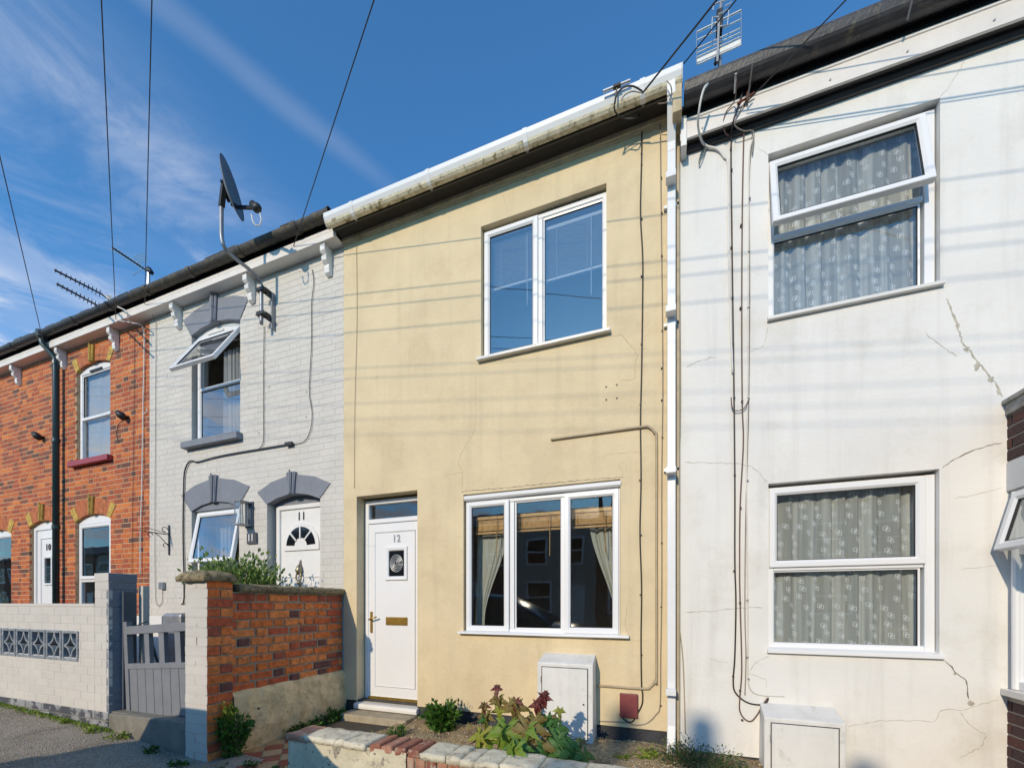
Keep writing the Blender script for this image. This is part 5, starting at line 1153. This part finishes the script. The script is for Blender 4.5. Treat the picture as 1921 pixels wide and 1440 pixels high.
wall_line('wall_cable', [(1380,140,-.29),(1381,160,-.27),(1377,190,-.14),(1362,210,-.12),(1356,235,-.10),(1362,252,-.06),(1371,254,-.02)], .0045, CABLEB, 'thin brown cable looping over the fascia of the white house', y=-.02)
wall_line('wall_cable', [(1398,190,-.13),(1384,215,-.12),(1378,235,-.10),(1395,246,-.06),(1408,245,-.05),(1414,252,-.04),(1411,290,-.02)], .0045, CABLEG, 'grey cable loop below the orange rusty hook on the white house fascia', y=-.02)
m=MB(); q=at(1401,186,-.13); m.bar((q.x-.07,-.14,q.z-.02),(q.x+.05,-.14,q.z+.015),.016,.006); m.bar((q.x,-.13,q.z-.03),(q.x,-.15,q.z+.03),.012,.01); RUST=mat('rusty_iron',(.20,.06,.03),.8,.3,30,.4,80); tag(m.build('cable_hook', RUST), 'rusty iron cable hook on the white fascia of the right hand house', 'hook')
m=MB(); q0=at(1402,190,-.15); q1=at(1411,122,-.30); m.tube([q0,q1],.006,6); tag(m.build('rod', CABLEG), 'thin upright rod in front of the dark gutter of the white house', 'rod')
m=MB(); q0=at(1378,175,-.20); q1=at(1380,138,-.29); m.tube([q0,q1],.008,6); tag(m.build('rod', UPVCD), 'short pale rod clipped to the dark gutter of the white house', 'rod')
# wires at the gutter of the beige house
wall_line('cable_loop', [(1205,172,-.30),(1190,163,-.33),(1175,162,-.34),(1160,172,-.33),(1152,195,-.30),(1155,212,-.26),(1170,222,-.2),(1190,222,-.19),(1204,218,-.06),(1204,240,-.03)], .006, CABLE, 'black cable looping down in front of the white gutter of the beige house', y=-.03)
wall_line('cable_loop', [(1205,175,-.30),(1185,172,-.31),(1170,180,-.31),(1165,190,-.30)], .004, CABLEG, 'thin grey cable loop on the white gutter of the beige house', y=-.3)
wall_line('cable_loop', [(1250,152,-.30),(1258,162,-.30),(1259,180,-.26),(1250,192,-.2),(1234,195,-.19)], .004, CABLEG, 'thin wire loop around the top of the white downpipe', y=-.3)
m=MB(); q0=at(1131,172,-.32); q1=at(1182,151,-.32); qm=at(1157,162,-.32); m.tube([q0,q1],.010,6); o=m.build('small_aerial', ALUM); m=MB(); m.tube([qm, at(1153,195,-.30)], .007, 6); m.bar(at(1150,165,-.32),at(1164,159,-.32),.028,.02); m.build('clamp', BLACK, o); tag(o,'short straight aerial rod clipped above the white gutter of the beige house','aerial')

# ------------------------------------------------------------ satellite dish
DS = thing('satellite_dish', (-4.85,-.02,4.7), 'grey satellite dish on a bent pole above the eaves of the grey brick house', 'satellite dish')
YP=-.13; pb=at(490,608,YP); pX=pb.x
def ax(px,py,X):
    x=(px-960)/F; rx=-SS+CC*x; ry=CC+SS*x; k=X/rx; return Vector((X, ry*k-D, H-(py-YH)/F*k))
pts=[at(490,608,YP),at(490,548,YP),ax(488,530,pX),ax(470,508,pX),ax(440,484,pX),ax(422,466,pX),ax(416,448,pX),ax(415,425,pX),ax(415,385,pX)]
P2=[]
for i in range(len(pts)-1):
    p0,p1,p2,p3=pts[max(i-1,0)],pts[i],pts[i+1],pts[min(i+2,len(pts)-1)]
    for k in range(5):
        t=k/5; P2.append(.5*((2*p1)+(p2-p0)*t+(2*p0-5*p1+4*p2-p3)*t*t+(3*p1-p0-3*p2+p3)*t**3))
P2.append(pts[-1]); m=MB(); m.tube(P2,.021,12); m.build('pole', METAL, DS, smooth=True)
for py in (545,590):
    q=at(490,py,YP); m=MB(); m.box(q.x-.05,q.x+.07,YP-.035,YP+.03,q.z-.022,q.z+.022); m.box(q.x+.02,q.x+.06,YP+.02,-.001,q.z-.035,q.z+.035); m.build('clamp', BLACK, DS, bevel=.003)
    m=MB(); m.tube([(q.x-.08,YP-.02,q.z),(q.x+.10,YP-.02,q.z)],.006,6); m.build('bolt', METAL, DS)
q=at(490,570,YP); m=MB(); m.box(q.x+.055,q.x+.075,-.05,-.001,q.z-.26,q.z+.18); m.build('wall_bracket', METAL, DS)
fwd=Vector((-SS,CC,0)); rt=Vector((CC,SS,0)); upv=Vector((0,0,1))
cpx=(436,354); cdir=(fwd+rt*((cpx[0]-960)/F)+upv*((YH-cpx[1])/F)); kk=(pX+.03)/cdir.x if abs(cdir.x)>1e-6 else 5
kk=(pts[-1]-cam.location).dot(fwd); C0=cam.location+cdir*kk
Lx=(rt*(-40)+upv*122).normalized(); view=cdir.normalized(); Lx=(Lx-view*Lx.dot(view)).normalized()
side=view.cross(Lx).normalized()
if side.dot(rt)<0: side=-side
nrm=(side*math.cos(R(11))-view*math.sin(R(11))).normalized(); tang=nrm.cross(Lx).normalized()
m=MB(); vs=[];fs=[]; nr,na=8,40; ra_,rb_=.268,.25
for s_ in (0,1):
    for i in range(nr+1):
        r=i/nr
        for j in range(na):
            a=6.2832*j/na; vs.append(C0+Lx*(ra_*r*math.cos(a))+tang*(rb_*r*math.sin(a))+nrm*(.055*(r*r-1)-.006*s_))
for s_ in (0,1):
    for i in range(nr):
        for j in range(na):
            a=s_*(nr+1)*na; fs.append((a+i*na+j,a+i*na+(j+1)%na,a+(i+1)*na+(j+1)%na,a+(i+1)*na+j))
for j in range(na): a=nr*na; b_=(nr+1)*na+nr*na; fs.append((a+j,a+(j+1)%na,b_+(j+1)%na,b_+j))
m.add(vs,fs); m.build('dish', DISHM, DS, smooth=True)
m=MB(); m.bar(pts[-1]-Vector((0,0,.02)),C0-nrm*.08+Lx*.02,.05,.05); m.bar(C0-nrm*.075+Lx*.07,C0-nrm*.075-Lx*.11,.045,.03); m.build('rear_mount', BLACK, DS, bevel=.004)
bot=C0-Lx*.15-nrm*.03; ld=(fwd+rt*((481-960)/F)+upv*((YH-390)/F)); lnb=cam.location+ld*(kk-.12)
m=MB(); m.bar(C0-Lx*.12-nrm*.07,bot+nrm*.03-Lx*0,.03,.03); m.bar(bot+nrm*.03,lnb,.028,.028); m.build('arm', BLACK, DS)
m=MB(); m.sphere(lnb,.045,12,8,(1.2,1,1)); m.tube([lnb,lnb-(lnb-C0).normalized()*.075],[.03,.04],12); m.build('receiver', BLACK, DS, smooth=True)
m=MB(); e=lambda a,b:cam.location+(fwd+rt*((a-960)/F)+upv*((YH-b)/F))*(kk-.12)
m.tube([e(487,400),e(490,412),e(487,422),e(480,424),e(474,416),e(471,402)],.007,6); m.build('lead', CABLEW, DS, smooth=True)

# ------------------------------------------------------------ aerials
def ray(px,py,Y): return at(px,py,Y)
A1 = thing('tv_aerial', tuple(at(1350,150,1.2)), 'large grid television aerial on a mast above the white house roof', 'aerial')
Ya=1.2; m=MB(); m.tube([at(1351,165,Ya),at(1349,90,Ya),at(1354,-40,Ya)],[.022,.02,.018],8); m.build('mast', METAL, A1)
rows=[(1307,61,1390,20),(1307,76,1389,37),(1307,92,1388,54),(1307,100,1388,62),(1307,108,1388,70),(1307,118,1390,82.5),(1308,122,1390,85)]
for i,(a,b,c,d) in enumerate(rows):
    m=MB(); m.tube([at(a,b,Ya-.05),at(c,d,Ya-.05)],.007 if i else .010,6); m.build('reflector_rod', ALUM, A1)
m=MB(); m.bar(at(1307,115,Ya-.04),at(1389,77,Ya-.04),.004,.045); m.build('reflector_plate', UPVCD, A1)
for a,b,c,d in ((1306,60,1306,122),(1390,20,1390,84)):
    m=MB(); m.tube([at(a,b,Ya-.05),at(c,d,Ya-.05)],.003,5); m.build('frame_wire', METAL, A1)
m=MB(); m.bar(at(1348,38,Ya-.1),at(1345,118,Ya-.12),.03,.02); m.build('boom', METAL, A1)
for pts_ in ([(1348,32),(1336,33),(1334,62)],[(1348,28),(1367,17),(1364,48),(1350,50)],[(1350,4),(1338,10),(1337,20)],[(1354,3),(1372,-4),(1371,6),(1360,12)],[(1346,42),(1336,46)],):
    m=MB(); m.tube([at(a,b,Ya-.15) for a,b in pts_],.006,6); m.build('dipole', ALUM, A1)
m=MB(); q=at(1349,42,Ya-.06); m.box(q.x-.03,q.x+.03,Ya-.1,Ya,q.z-.10,q.z+.10); m.build('feed_box', BLACK, A1, bevel=.006)
m=MB(); m.bar(at(1347,100,Ya-.03),at(1342,120,Ya-.06),.03,.03); m.build('clamp', BLACK, A1)
A2 = thing('tv_aerial', tuple(at(206,572,.2)), 'twin boom black television aerial pointing left above the orange brick house', 'aerial')
Yb=.1; mid=at(207,568,Yb)
for (a,b,c,d) in ((103,507,193,553),(107,533,190,577)):
    p0,p1=at(a,b,-.95),at(c,d,-.05)
    m=MB(); m.bar(p0,p1,.016,.020); m.build('boom', BLACK, A2)
    for i in range(11):
        p=p0.lerp(p1,(i+.1)/11); ln=.022+.003*i; m=MB(); m.tube([p+Vector((0.012,0,ln*.9)),p-Vector((0.012,0,ln*.9))],.005,5); m.build('element', BLACK, A2)
m=MB(); m.bar(at(193,553,-.05),at(210,567,.0),.03,.03); m.build('boom_end', METAL, A2)
m=MB(); m.add([at(196,556,-.03),at(208,550,-.03),at(210,566,.0),at(203,574,.0)],[(0,1,2,3)]); m.add([at(196,556,-.026),at(208,550,-.026),at(210,566,.004),at(203,574,.004)],[(0,1,2,3)]); m.build('reflector', ALUM, A2)
m=MB(); m.tube([at(207,560,.1),at(208,590,.1)],.018,8); m.build('mast', METAL, A2)
wall_line('aerial_lead', [(211,568,-.02),(220,575,-.2),(234,582,-.29),(239,590,-.28),(240,600,-.2),(246,605,-.16)], .009, CABLEW, 'white lead drooping from the black aerial over the gutter of the brick house', y=-.2)
A3 = thing('tv_aerial', tuple(at(277,535,.4)), 'silver yagi television aerial on a short mast above the left roofs', 'aerial')
Yc=.4; p0,p1=at(211,465,-.3),at(283,513,Yc)
m=MB(); m.tube([at(279,505,Yc),at(277,560,Yc)],.02,8); m.build('mast', ALUM, A3)
m=MB(); m.bar(p0,p1,.018,.018); m.build('boom', BLACK, A3)
for i in range(12):
    p=p0.lerp(p1,.02+.075*i); m=MB(); m.tube([p+Vector((.03,.02,.02)),p-Vector((.03,.02,.02))],.0045,5); m.build('element', ALUM, A3)
for a,b,c,d in ((250,483,268,474),(252,487,272,478),(254,491,275,482),(256,495,277,487),(251,515,266,505),(249,517,262,507)):
    m=MB(); m.tube([at(a,b,Yc-.1),at(c,d,Yc)],.005,5); m.build('reflector_rod', ALUM, A3)
m=MB(); m.bar(at(278,503,Yc),at(284,512,Yc),.05,.05); m.build('clamp', BLACK, A3)

# ------------------------------------------------------------ telegraph pole and overhead cables
kP=17.0; PT=Vector((1.201*kP,-D-.6197*kP,H+.32*kP))
TP=thing('telegraph_pole',(PT.x,PT.y,0),'brown wooden telegraph pole across the street behind the viewer','pole')
m=MB(); m.tube([(PT.x,PT.y,-1),(PT.x,PT.y,PT.z+.3)],[.15,.10],12); m.build('pole', STEM, TP)
m=MB(); m.tube([(PT.x+.1*math.cos(t),PT.y+.1*math.sin(t),PT.z) for t in [i*.52 for i in range(13)]],.03,6); m.build('cable_ring', METAL, TP)
def overhead(end, label, r=.0055, sag=.10, cat='cable'):
    m=MB(); m.tube([PT.lerp(end,i/26)-Vector((0,0,sag*4*(i/26)*(1-i/26))) for i in range(27)], r, 6)
    tag(m.build('overhead_cable', CABLE, smooth=True), label, cat)
def lastseg(px): return [at(*p) for p in px]
ends=[((84,655,-.16),'overhead cable at the far left reaching the green downpipe head'),((217,600,-.16),'overhead cable crossing the sky to the tip of the silver aerial'),((271,570,-.16),'overhead cable crossing the sky just left of the silver aerial mast'),
 ((550,462,-.15),'overhead cable slanting down behind the satellite dish to the grey house eaves'),((1205,175,-.30),'thick overhead cable slanting down to the white gutter of the beige house'),
 ((1282,120,-.28),'thin overhead cable passing behind the grid aerial to the gutter end'),((1400,192,-.17),'overhead cable slanting down to the rusty hook on the white house')]
for i,(e_,l) in enumerate(ends): overhead(at(*e_), l, r=.0065 if i in (4,) else .0045, sag=.05)
for i,(x,z) in enumerate([(-11.9,5.5),(-12.9,5.5),(-15.6,5.5),(-17.6,5.5),(-19.0,5.4)]):
    overhead(Vector((x,-.15,z)), ['overhead cable ending just past the left edge of the picture','second overhead cable past the left edge, seen only as a shadow','third overhead cable past the left edge, seen only as a shadow','fourth overhead cable past the left edge, seen only as a shadow','farthest overhead cable past the left edge, seen only as a shadow'][i], r=.003, sag=.3)

# ------------------------------------------------------------ plants
def foliage(name, label, cat, c, size, n, ls, mt, seed, stems=7, shape='dome', flat=.55, narrow=.45, base=None, t0=.15):
    rnd=random.Random(seed); o=thing(name, c, label, cat); c=Vector(c); m=MB(); S=Vector(size); tips=[]
    base=Vector(base) if base is not None else c
    for i in range(stems):
        a=rnd.uniform(0,6.283); rr=rnd.uniform(.3,1)**.5; tip=c+Vector((S.x*rr*math.cos(a)*.9,S.y*rr*math.sin(a)*.9,S.z*(1-rr*rr*.45)*rnd.uniform(.7,1.05)))
        b0=base+Vector((rnd.uniform(-.2,.2)*S.x,rnd.uniform(-.2,.2)*S.y,-.02)); mid=b0.lerp(tip,.5)+Vector((rnd.uniform(-.1,.1)*S.x,0,rnd.uniform(0,.12)*S.z)); tips.append((b0,mid,tip))
    st=MB()
    for b0,mid,tip in tips: st.tube([b0,mid,tip],[.006*S.x/.2+.002,.004,.002],5)
    st.build('stem', STEM, o)
    for i in range(n):
        b0,mid,tip=rnd.choice(tips); t=rnd.uniform(t0,1.05); p=(b0.lerp(mid,t*2) if t<.5 else mid.lerp(tip,t*2-1))
        off=Vector((rnd.gauss(0,1),rnd.gauss(0,1),rnd.gauss(0,.7)))*min(S.x,S.z)*.16; p=p+off
        d=(p-base); d=Vector((d.x+rnd.uniform(-.5,.5)*S.x,d.y+rnd.uniform(-.5,.5)*S.y,abs(d.z)*.6+rnd.uniform(-.3,.6)*S.z)).normalized()
        w=d.cross(Vector((rnd.uniform(-1,1),rnd.uniform(-1,1),rnd.uniform(-1,1)))).normalized(); l=ls*rnd.uniform(.55,1.25); nn=d.cross(w)
        m.add([p,p+d*l*.45+w*l*narrow*.5+nn*l*.05,p+d*l+nn*-l*.12,p+d*l*.45-w*l*narrow*.5+nn*l*.05],[(0,1,2),(0,2,3)])
    m.build('foliage', mt, o, recalc=False); return o
foliage('shrub','loose green shrub growing behind the garden pillar in front of the grey house','shrub',(-4.40,-.62,1.30),(.50,.28,.56),4200,.050,LEAFB,3,stems=44,base=(-4.35,-.62,.50),t0=.62,narrow=.62)
foliage('bushy_weed','bright green bushy plant at the foot of the cream wall right of the doorstep','plant',(-2.02,-.30,.08),(.19,.13,.30),1500,.045,LEAFG,5,stems=26,narrow=.7)
foliage('spreading_shrub','dull green spreading shrub around the foot of the white downpipe','shrub',(.22,-.35,-.06),(.36,.24,.32),3600,.028,LEAFD,7,stems=46,narrow=.35)
foliage('weed','small bright green weed in the bed left of the white downpipe','weed',(-.16,-.30,.05),(.12,.09,.10),420,.03,LEAFY,8,stems=12,narrow=.8)
foliage('weed','small pale weed on the sandy soil under the cable loop','weed',(-.33,-.42,.05),(.07,.06,.08),200,.026,LEAFY,9,stems=8,narrow=.8)
foliage('climbing_weed','green weed with yellow top climbing the foot of the brick pillar','weed',(-3.40,-1.36,.02),(.10,.16,.42),1100,.035,LEAFG,10,stems=22,narrow=.8)
foliage('weed','yellow green sprig on the brick pillar above the climbing weed','weed',(-3.43,-1.38,.30),(.05,.07,.20),260,.028,LEAFY,11,stems=8,narrow=.7)
foliage('ivy','trailing green weeds along the base of the tan rendered wall','ivy',(-3.33,-.55,.03),(.07,.36,.15),900,.032,LEAFG,12,stems=24,narrow=.8)
foliage('ivy','green weeds at the foot of the tan wall beside the doorstep','ivy',(-3.34,-.28,.04),(.06,.12,.19),420,.03,LEAFG,13,stems=12,narrow=.8)
foliage('weed','green weed growing behind the low wall in front of the doormat','weed',(-2.28,-1.10,.08),(.18,.10,.20),420,.04,LEAFY,14,stems=16,narrow=.6)
foliage('weed','green tuft on the gravel right of the doormat','weed',(-2.35,-.55,.07),(.10,.10,.10),260,.03,LEAFG,15,stems=10,narrow=.6)
for i,(x,y,z,s,l) in enumerate([(-4.50,-1.60,.10,.10,'yellow green weed at the left foot of the gate step'),(-4.83,-1.62,.14,.07,'yellow green weed at the corner where the painted wall meets the step'),(-4.02,-1.62,.06,.085,'dark green weed in the shade at the foot of the gate step'),(-3.6,-1.66,.02,.07,'small weed at the foot of the painted brick pillar'),(-5.35,-1.58,.17,.05,'small weed at the foot of the peeling plinth')]):
    foliage('weed', l, 'weed', (x,y,z),(s,s*.6,s*1.0),200,.024,LEAFY if i in (0,1,4) else LEAFG,30+i,stems=9,narrow=.7)
m=MB(); rm=random.Random(90)
for i in range(2600):
    x=rm.uniform(-9,-4.7); y=-1.535-abs(rm.gauss(0,.035)); z=gz(x)+rm.uniform(0,.015); l=rm.uniform(.01,.028); a=rm.uniform(0,6.28); d=Vector((math.cos(a)*.5,math.sin(a)*.5,rm.uniform(.3,1))).normalized()*l; w=Vector((-math.sin(a),math.cos(a),0))*l*.3
    p=Vector((x,y,z)); m.add([p-w,p+w,p+d],[(0,1,2)])
tag(m.build('moss', LEAFY, recalc=False), 'thin line of moss and grass where the painted wall meets the pavement', 'moss', kind='stuff')
for i,(x,y) in enumerate([(-2.93,-1.02),(-3.05,-1.47),(-2.75,-1.45),(-3.2,-1.62)]):
    foliage('path_weed', ['small weed between the path tiles beside the low wall end','small weed between the red and buff tiles of the path','small weed on the tiles close to the low wall end face','small weed at the street end of the tiled path'][i], 'weed', (x,y,.04),(.07,.05,.045),110,.022,LEAFG,60+i,stems=8,narrow=.6)
# sycamore seedlings: every big leaf a part
def maple_mesh(k, mt):
    rnd=random.Random(k); lobes=[(-2.35,.52),(-1.22,.80),(0,1.0),(1.22,.80),(2.35,.52)]; out=[]
    out.append((0,-.02))
    for i,(a,r) in enumerate(lobes):
        r*=rnd.uniform(.92,1.08)
        for da,rr in ((-.29,.56),(-.22,.74),(-.16,.70),(-.06,.90),(0,1.03),(.06,.90),(.16,.70),(.22,.74),(.29,.56)): out.append(((r*rr)*math.sin(a+da),(r*rr)*math.cos(a+da)))
        if i<4:
            am=(a+lobes[i+1][0])/2; out.append((.38*math.sin(am),.38*math.cos(am)))
    n=len(out); vs=[]; 
    droop=rnd.uniform(.25,.6); cup=rnd.uniform(.1,.3)
    def lift(x,y): r=math.hypot(x,y); return -droop*r*r+cup*abs(x)*.35+.03*math.sin(9*x)+.02*math.sin(11*y)
    vs=[(0,.22,lift(0,.22)+.02)]
    mids=[(x*.55,y*.55+.09) for x,y in out]
    vs+=[(x,y,lift(x,y)+.0) for x,y in mids]; vs+=[(x,y,lift(x,y)-.02*((i%3)==0)) for i,(x,y) in enumerate(out)]
    fs=[(0,1+i,1+(i+1)%n) for i in range(n)]+[(1+i,1+n+i,1+n+(i+1)%n,1+(i+1)%n) for i in range(n)]
    me=bpy.data.meshes.new('leaf'); me.from_pydata(vs,[],fs); me.materials.append(mt); me.update()
    for p in me.polygons: p.use_smooth=True
    return me
def seedling(label, basep, stempx, leaves, seed, Y):
    o=thing('sycamore_seedling', basep, label, 'seedling'); rnd=random.Random(seed)
    top=[at(a,b,Y) for a,b in stempx]; m=MB(); m.tube([Vector(basep)]+top,[.007]+[.005]*(len(top)-1)+[.003],6); m.build('stem', STEM, o)
    for (px,py,s,mt,pitch,yaw,dy) in leaves:
        p=at(px,py,Y+dy); L=s*(1.0 if s<30 else 1.0)/F*((p-cam.location).dot(Vector((-SS,CC,0))))
        near=min(top, key=lambda q:(q-p).length); m=MB(); m.tube([near-Vector((0,0,.02)),near.lerp(p,.5)+Vector((0,0,.01)),p],.0022,5); m.build('leaf_stalk', STEM, o)
        l=bpy.data.objects.new('leaf', maple_mesh(rnd.randrange(9999),mt)); COL.objects.link(l); l.parent=o
        M=Matrix.Translation(p-Vector(basep)) @ Matrix.Rotation(R(yaw),4,'Z') @ Matrix.Rotation(R(pitch),4,'X') @ Matrix.Rotation(R(rnd.uniform(-14,14)),4,'Y') @ Matrix.Scale(L,4)
        l.matrix_local=M
# leaf: (px,py of the stalk end, length in px, material, pitch from flat: -60 hangs toward the street, yaw)
Ym=-.95
seedling('sycamore seedling with one tall red tipped stem left of the meter cupboard',(-1.62,Ym,.05),[(938,1372),(934,1330),(932,1300),(931,1288)],
 [(932,1289,17,MLR,-60,150,0),(932,1289,17,MLR,-60,215,0),(932,1290,16,MLR,-50,180,-.03),(931,1284,8,MLR,-30,160,0),(933,1310,30,MLO,-78,165,0),(934,1312,26,MLO,-70,225,0),(933,1312,26,MLO,-60,120,0),(936,1330,22,MLY,-80,200,-.02),(936,1345,24,MLD,-60,120,.03)],1,Ym)
seedling('sycamore seedling with olive red leaves left of the tall red tipped stem',(-1.73,Ym-.1,.05),[(914,1376),(912,1350),(907,1325)],
 [(907,1324,18,MLO,-65,140,0),(908,1322,18,MLR,-65,200,0),(907,1320,16,MLO,-60,240,0),(910,1340,30,MLO,-75,170,0),(911,1342,28,MLO,-70,120,0),(911,1345,26,MLD,-65,240,0),(905,1375,42,MLY,-55,190,-.05),(898,1378,36,MLY,-65,150,-.1),(880,1358,13,MLO,-60,180,0),(916,1385,34,MLG,-60,215,-.05)],2,Ym-.1)
seedling('sycamore seedling with broad lime green leaves over the middle of the low wall',(-1.42,Ym-.15,.05),[(962,1380),(965,1350),(966,1318),(966,1308)],
 [(966,1312,22,MLR,-60,170,0),(968,1314,22,MLO,-60,215,0),(964,1316,20,MLO,-60,130,0),(966,1322,40,MLO,-80,180,0),(968,1324,34,MLO,-72,225,.02),(964,1326,32,MLO,-72,130,.02),(948,1362,56,MLG,-62,165,-.1),(952,1364,54,MLG,-68,215,-.1),(990,1360,56,MLO,-70,195,-.08),(985,1362,52,MLG,-60,150,-.08),(940,1366,44,MLG,-62,120,-.1),(972,1395,40,MLD,-72,190,-.2),(965,1402,44,MLG,-66,160,-.25),(956,1400,30,MLG,-60,120,-.25)],3,Ym-.15)
seedling('sycamore seedling with dark red upright leaves in front of the meter cupboard',(-1.20,Ym,.05),[(1010,1395),(1012,1360),(1016,1325),(1024,1296)],
 [(1024,1298,11,MLR,-60,200,0),(1022,1297,11,MLR,-60,150,0),(1020,1306,26,MLR,-62,225,0),(1018,1306,24,MLR,-60,130,0),(1022,1306,22,MLR,-70,180,0),(1006,1318,22,MLR,-60,125,-.03),(1008,1320,26,MLR,-78,190,-.03),(1008,1314,12,MLR,-40,170,-.03),(1004,1345,40,MLO,-78,200,-.05),(1016,1350,36,MLD,-70,150,0),(1028,1345,30,MLD,-60,235,.05),(1010,1392,48,MLO,-66,185,-.2),(1000,1400,36,MLD,-60,150,-.2),(1020,1402,38,MLD,-68,220,-.2)],4,Ym)
seedling('sycamore seedling with dark dull green leaves right of the others by the cupboard',(-.98,Ym-.05,.05),[(1042,1400),(1040,1372),(1038,1342)],
 [(1036,1342,10,MLO,-50,180,0),(1050,1330,18,MLY,-60,180,0),(1048,1333,16,MLO,-50,230,0),(1040,1348,26,MLD,-55,240,0),(1036,1362,30,MLD,-60,140,0),(1048,1364,34,MLD,-58,235,0),(1050,1386,56,MLD,-58,205,-.08),(1042,1384,52,MLD,-64,160,-.08),(1090,1388,18,MLO,-50,170,0),(1086,1386,16,MLY,-50,220,0),(1070,1405,52,MLD,-50,235,-.1),(1060,1408,46,MLD,-62,180,-.12),(1095,1412,40,MLD,-50,225,-.1)],5,Ym-.05)

# ------------------------------------------------------------ parked car behind the viewer's left shoulder (its shadow and reflection show)
CAR = thing('parked_car', (-3.0,-4.35,-.1), 'dark parked hatchback at the kerb, seen as a reflection and a shadow', 'car')
zc_=-.02
def loft(stations, n=14):
    m=MB(); vs=[];fs=[]
    for (x,zlo,zhi,hw,top) in stations:
        for j in range(n):
            t=j/(n-1); a=math.pi*t; y=-hw*math.cos(a); y=math.copysign(min(abs(y)*1.22,hw),y); z=zlo+(zhi-zlo)*(math.sin(a)**(.5))
            vs.append((x,-4.35+y,z))
    k=len(stations)
    for i in range(k-1):
        for j in range(n-1): a=i*n+j; fs.append((a,a+1,a+n+1,a+n))
    fs+= [tuple(range(n)), tuple(range((k-1)*n,k*n))[::-1]]
    m.add(vs,fs); return m
body=loft([(-4.86,.35,.80,.55,0),(-4.80,.25,.98,.74,0),(-4.5,.18,1.02,.82,0),(-3.6,.16,1.0,.85,0),(-2.5,.16,.98,.85,0),(-1.8,.18,.94,.84,0),(-1.25,.22,.84,.78,0),(-1.08,.32,.68,.58,0)])
body.build('body', CARP, CAR, smooth=True)
cab=loft([(-4.76,.9,1.06,.62,0),(-4.55,.9,1.40,.64,0),(-4.3,.9,1.52,.64,0),(-3.6,.9,1.55,.64,0),(-3.05,.9,1.49,.64,0),(-2.55,.9,1.26,.66,0),(-2.1,.9,.98,.68,0)]); cab.build('roof', CARP, CAR, smooth=True)
for s in (-1,1):
    for (xa,xb,xc_,xd) in ((-4.5,-3.62,-3.62,-4.32),(-3.54,-2.42,-2.85,-3.54)):
        b=MB(); y=-4.35+s*.70; b.add([(xa,y,1.0),(xb,y,1.0),(xc_,y-s*.06,1.42),(xd,y-s*.06,1.42),(xa,y-s*.03,1.0),(xb,y-s*.03,1.0),(xc_,y-s*.09,1.42),(xd,y-s*.09,1.42)],[(0,1,2,3),(4,7,6,5),(0,4,5,1),(1,5,6,2),(2,6,7,3),(3,7,4,0)]); b.build('side_window', CARG, CAR)
    for xx in (-4.2,-1.85):
        b=MB(); b.tube([(xx,-4.35+s*.68,.19),(xx,-4.35+s*.86,.19)],.30,24); wh=b.build('wheel', TYRE, CAR, bevel=.02); b=MB(); b.tube([(xx,-4.35+s*.855,.19),(xx,-4.35+s*.868,.19)],.19,18); b.build('rim', ALUM, wh)
    b=MB(); b.sphere((-1.22,-4.35+s*.58,.62),.12,10,6,(.6,1,.7)); b.build('headlight', ALUM, CAR)
    b=MB(); b.sphere((-2.55,-4.35+s*.92,1.02),.09,10,6,(.7,1,.6)); b.build('mirror', CARP, CAR)

# ------------------------------------------------------------ houses across the street (seen in the window glass)
YO=-13.8
def opp(x0, mt, k):
    o=thing('opposite_house',(x0,YO,0), ('brick','cream rendered','brick')[k%3]+' terraced house across the street, only a reflection in the window glass','house','terraced houses across the street')
    m=MB(); m.box(x0,x0+3.6,YO-6.5,YO,-1,4.88); m.build('wall', mt, o)
    m=MB(); m.profx([(YO+.15,4.82),(YO+.15,4.92),(YO-3.2,6.15),(YO-6.6,4.92),(YO-6.6,4.82)],x0,x0+3.6); rf=m.build('roof', SLATE, o)
    for a,b,c,d in ((.5,1.5,3.0,4.2),(2.2,3.1,3.0,4.2),(.5,1.7,.9,2.3)):
        m=MB(); m.ring(x0+a,x0+b,c,d,[(0,YO+.02),(0,YO+.05),(.09,YO+.05),(.09,YO+.01)]); w=m.build('window', UPVC, o); m=MB(); m.box(x0+a+.08,x0+b-.08,YO+.005,YO+.02,c+.08,d-.08); m.build('pane', CARG, w); m=MB(); m.box(x0+a+.08,x0+b-.08,YO+.02,YO+.045,(c+d)/2-.03,(c+d)/2+.03); m.build('glazing_bar', UPVC, w)
    m=MB(); m.box(x0+2.3,x0+3.15,YO,YO+.05,.05,2.1); m.build('door', WPAINT if k%2 else MAROON, o)
    return o
ON=['third from the right','second from the right','rightmost','fourth from the right']
for k in range(18): opp(-53.2+3.6*k, [OPB,OPR,OPB][k%3], k)
for i,(x,z,w) in enumerate([(-3.08,7.85,.15),(-2.45,7.85,.16),(-1.35,7.62,.10)]):
    m=MB(); m.box(x-w/2,x+w/2,YO-3.5,YO-3.0,5.9,z-.3); ch=m.build('chimney_stack', OPB); tag(ch,['left','middle','right'][i]+' chimney stack on the roofs across the street, seen as a soft shadow','chimney','chimneys across the street')
    m=MB(); m.tube([(x,YO-3.25,z-.3),(x,YO-3.25,z)],[.13,.10],10); m.build('chimney_pot', REDSTONE, ch)

m=MB(); rg=random.Random(17)
for i in range(5200):
    x=rg.uniform(-8,-2.2); y=-1.56-abs(rg.gauss(0,.55)); r=rg.uniform(.002,.0055); z=gz(x)+.006+r*.4; c=Vector((x,y,z)); a=rg.uniform(0,6.28)
    pts=[Vector((r*math.cos(a+q),r*math.sin(a+q),0)) for q in (0,1.4,3.0,4.6)]+[Vector((0,0,r*.8))]
    m.add([c+p_ for p_ in pts],[(0,1,4),(1,2,4),(2,3,4),(3,0,4)])
tag(m.build('grit', PEBBLE, recalc=False), 'loose grit scattered on the pavement by the garden walls', 'grit', kind='stuff')
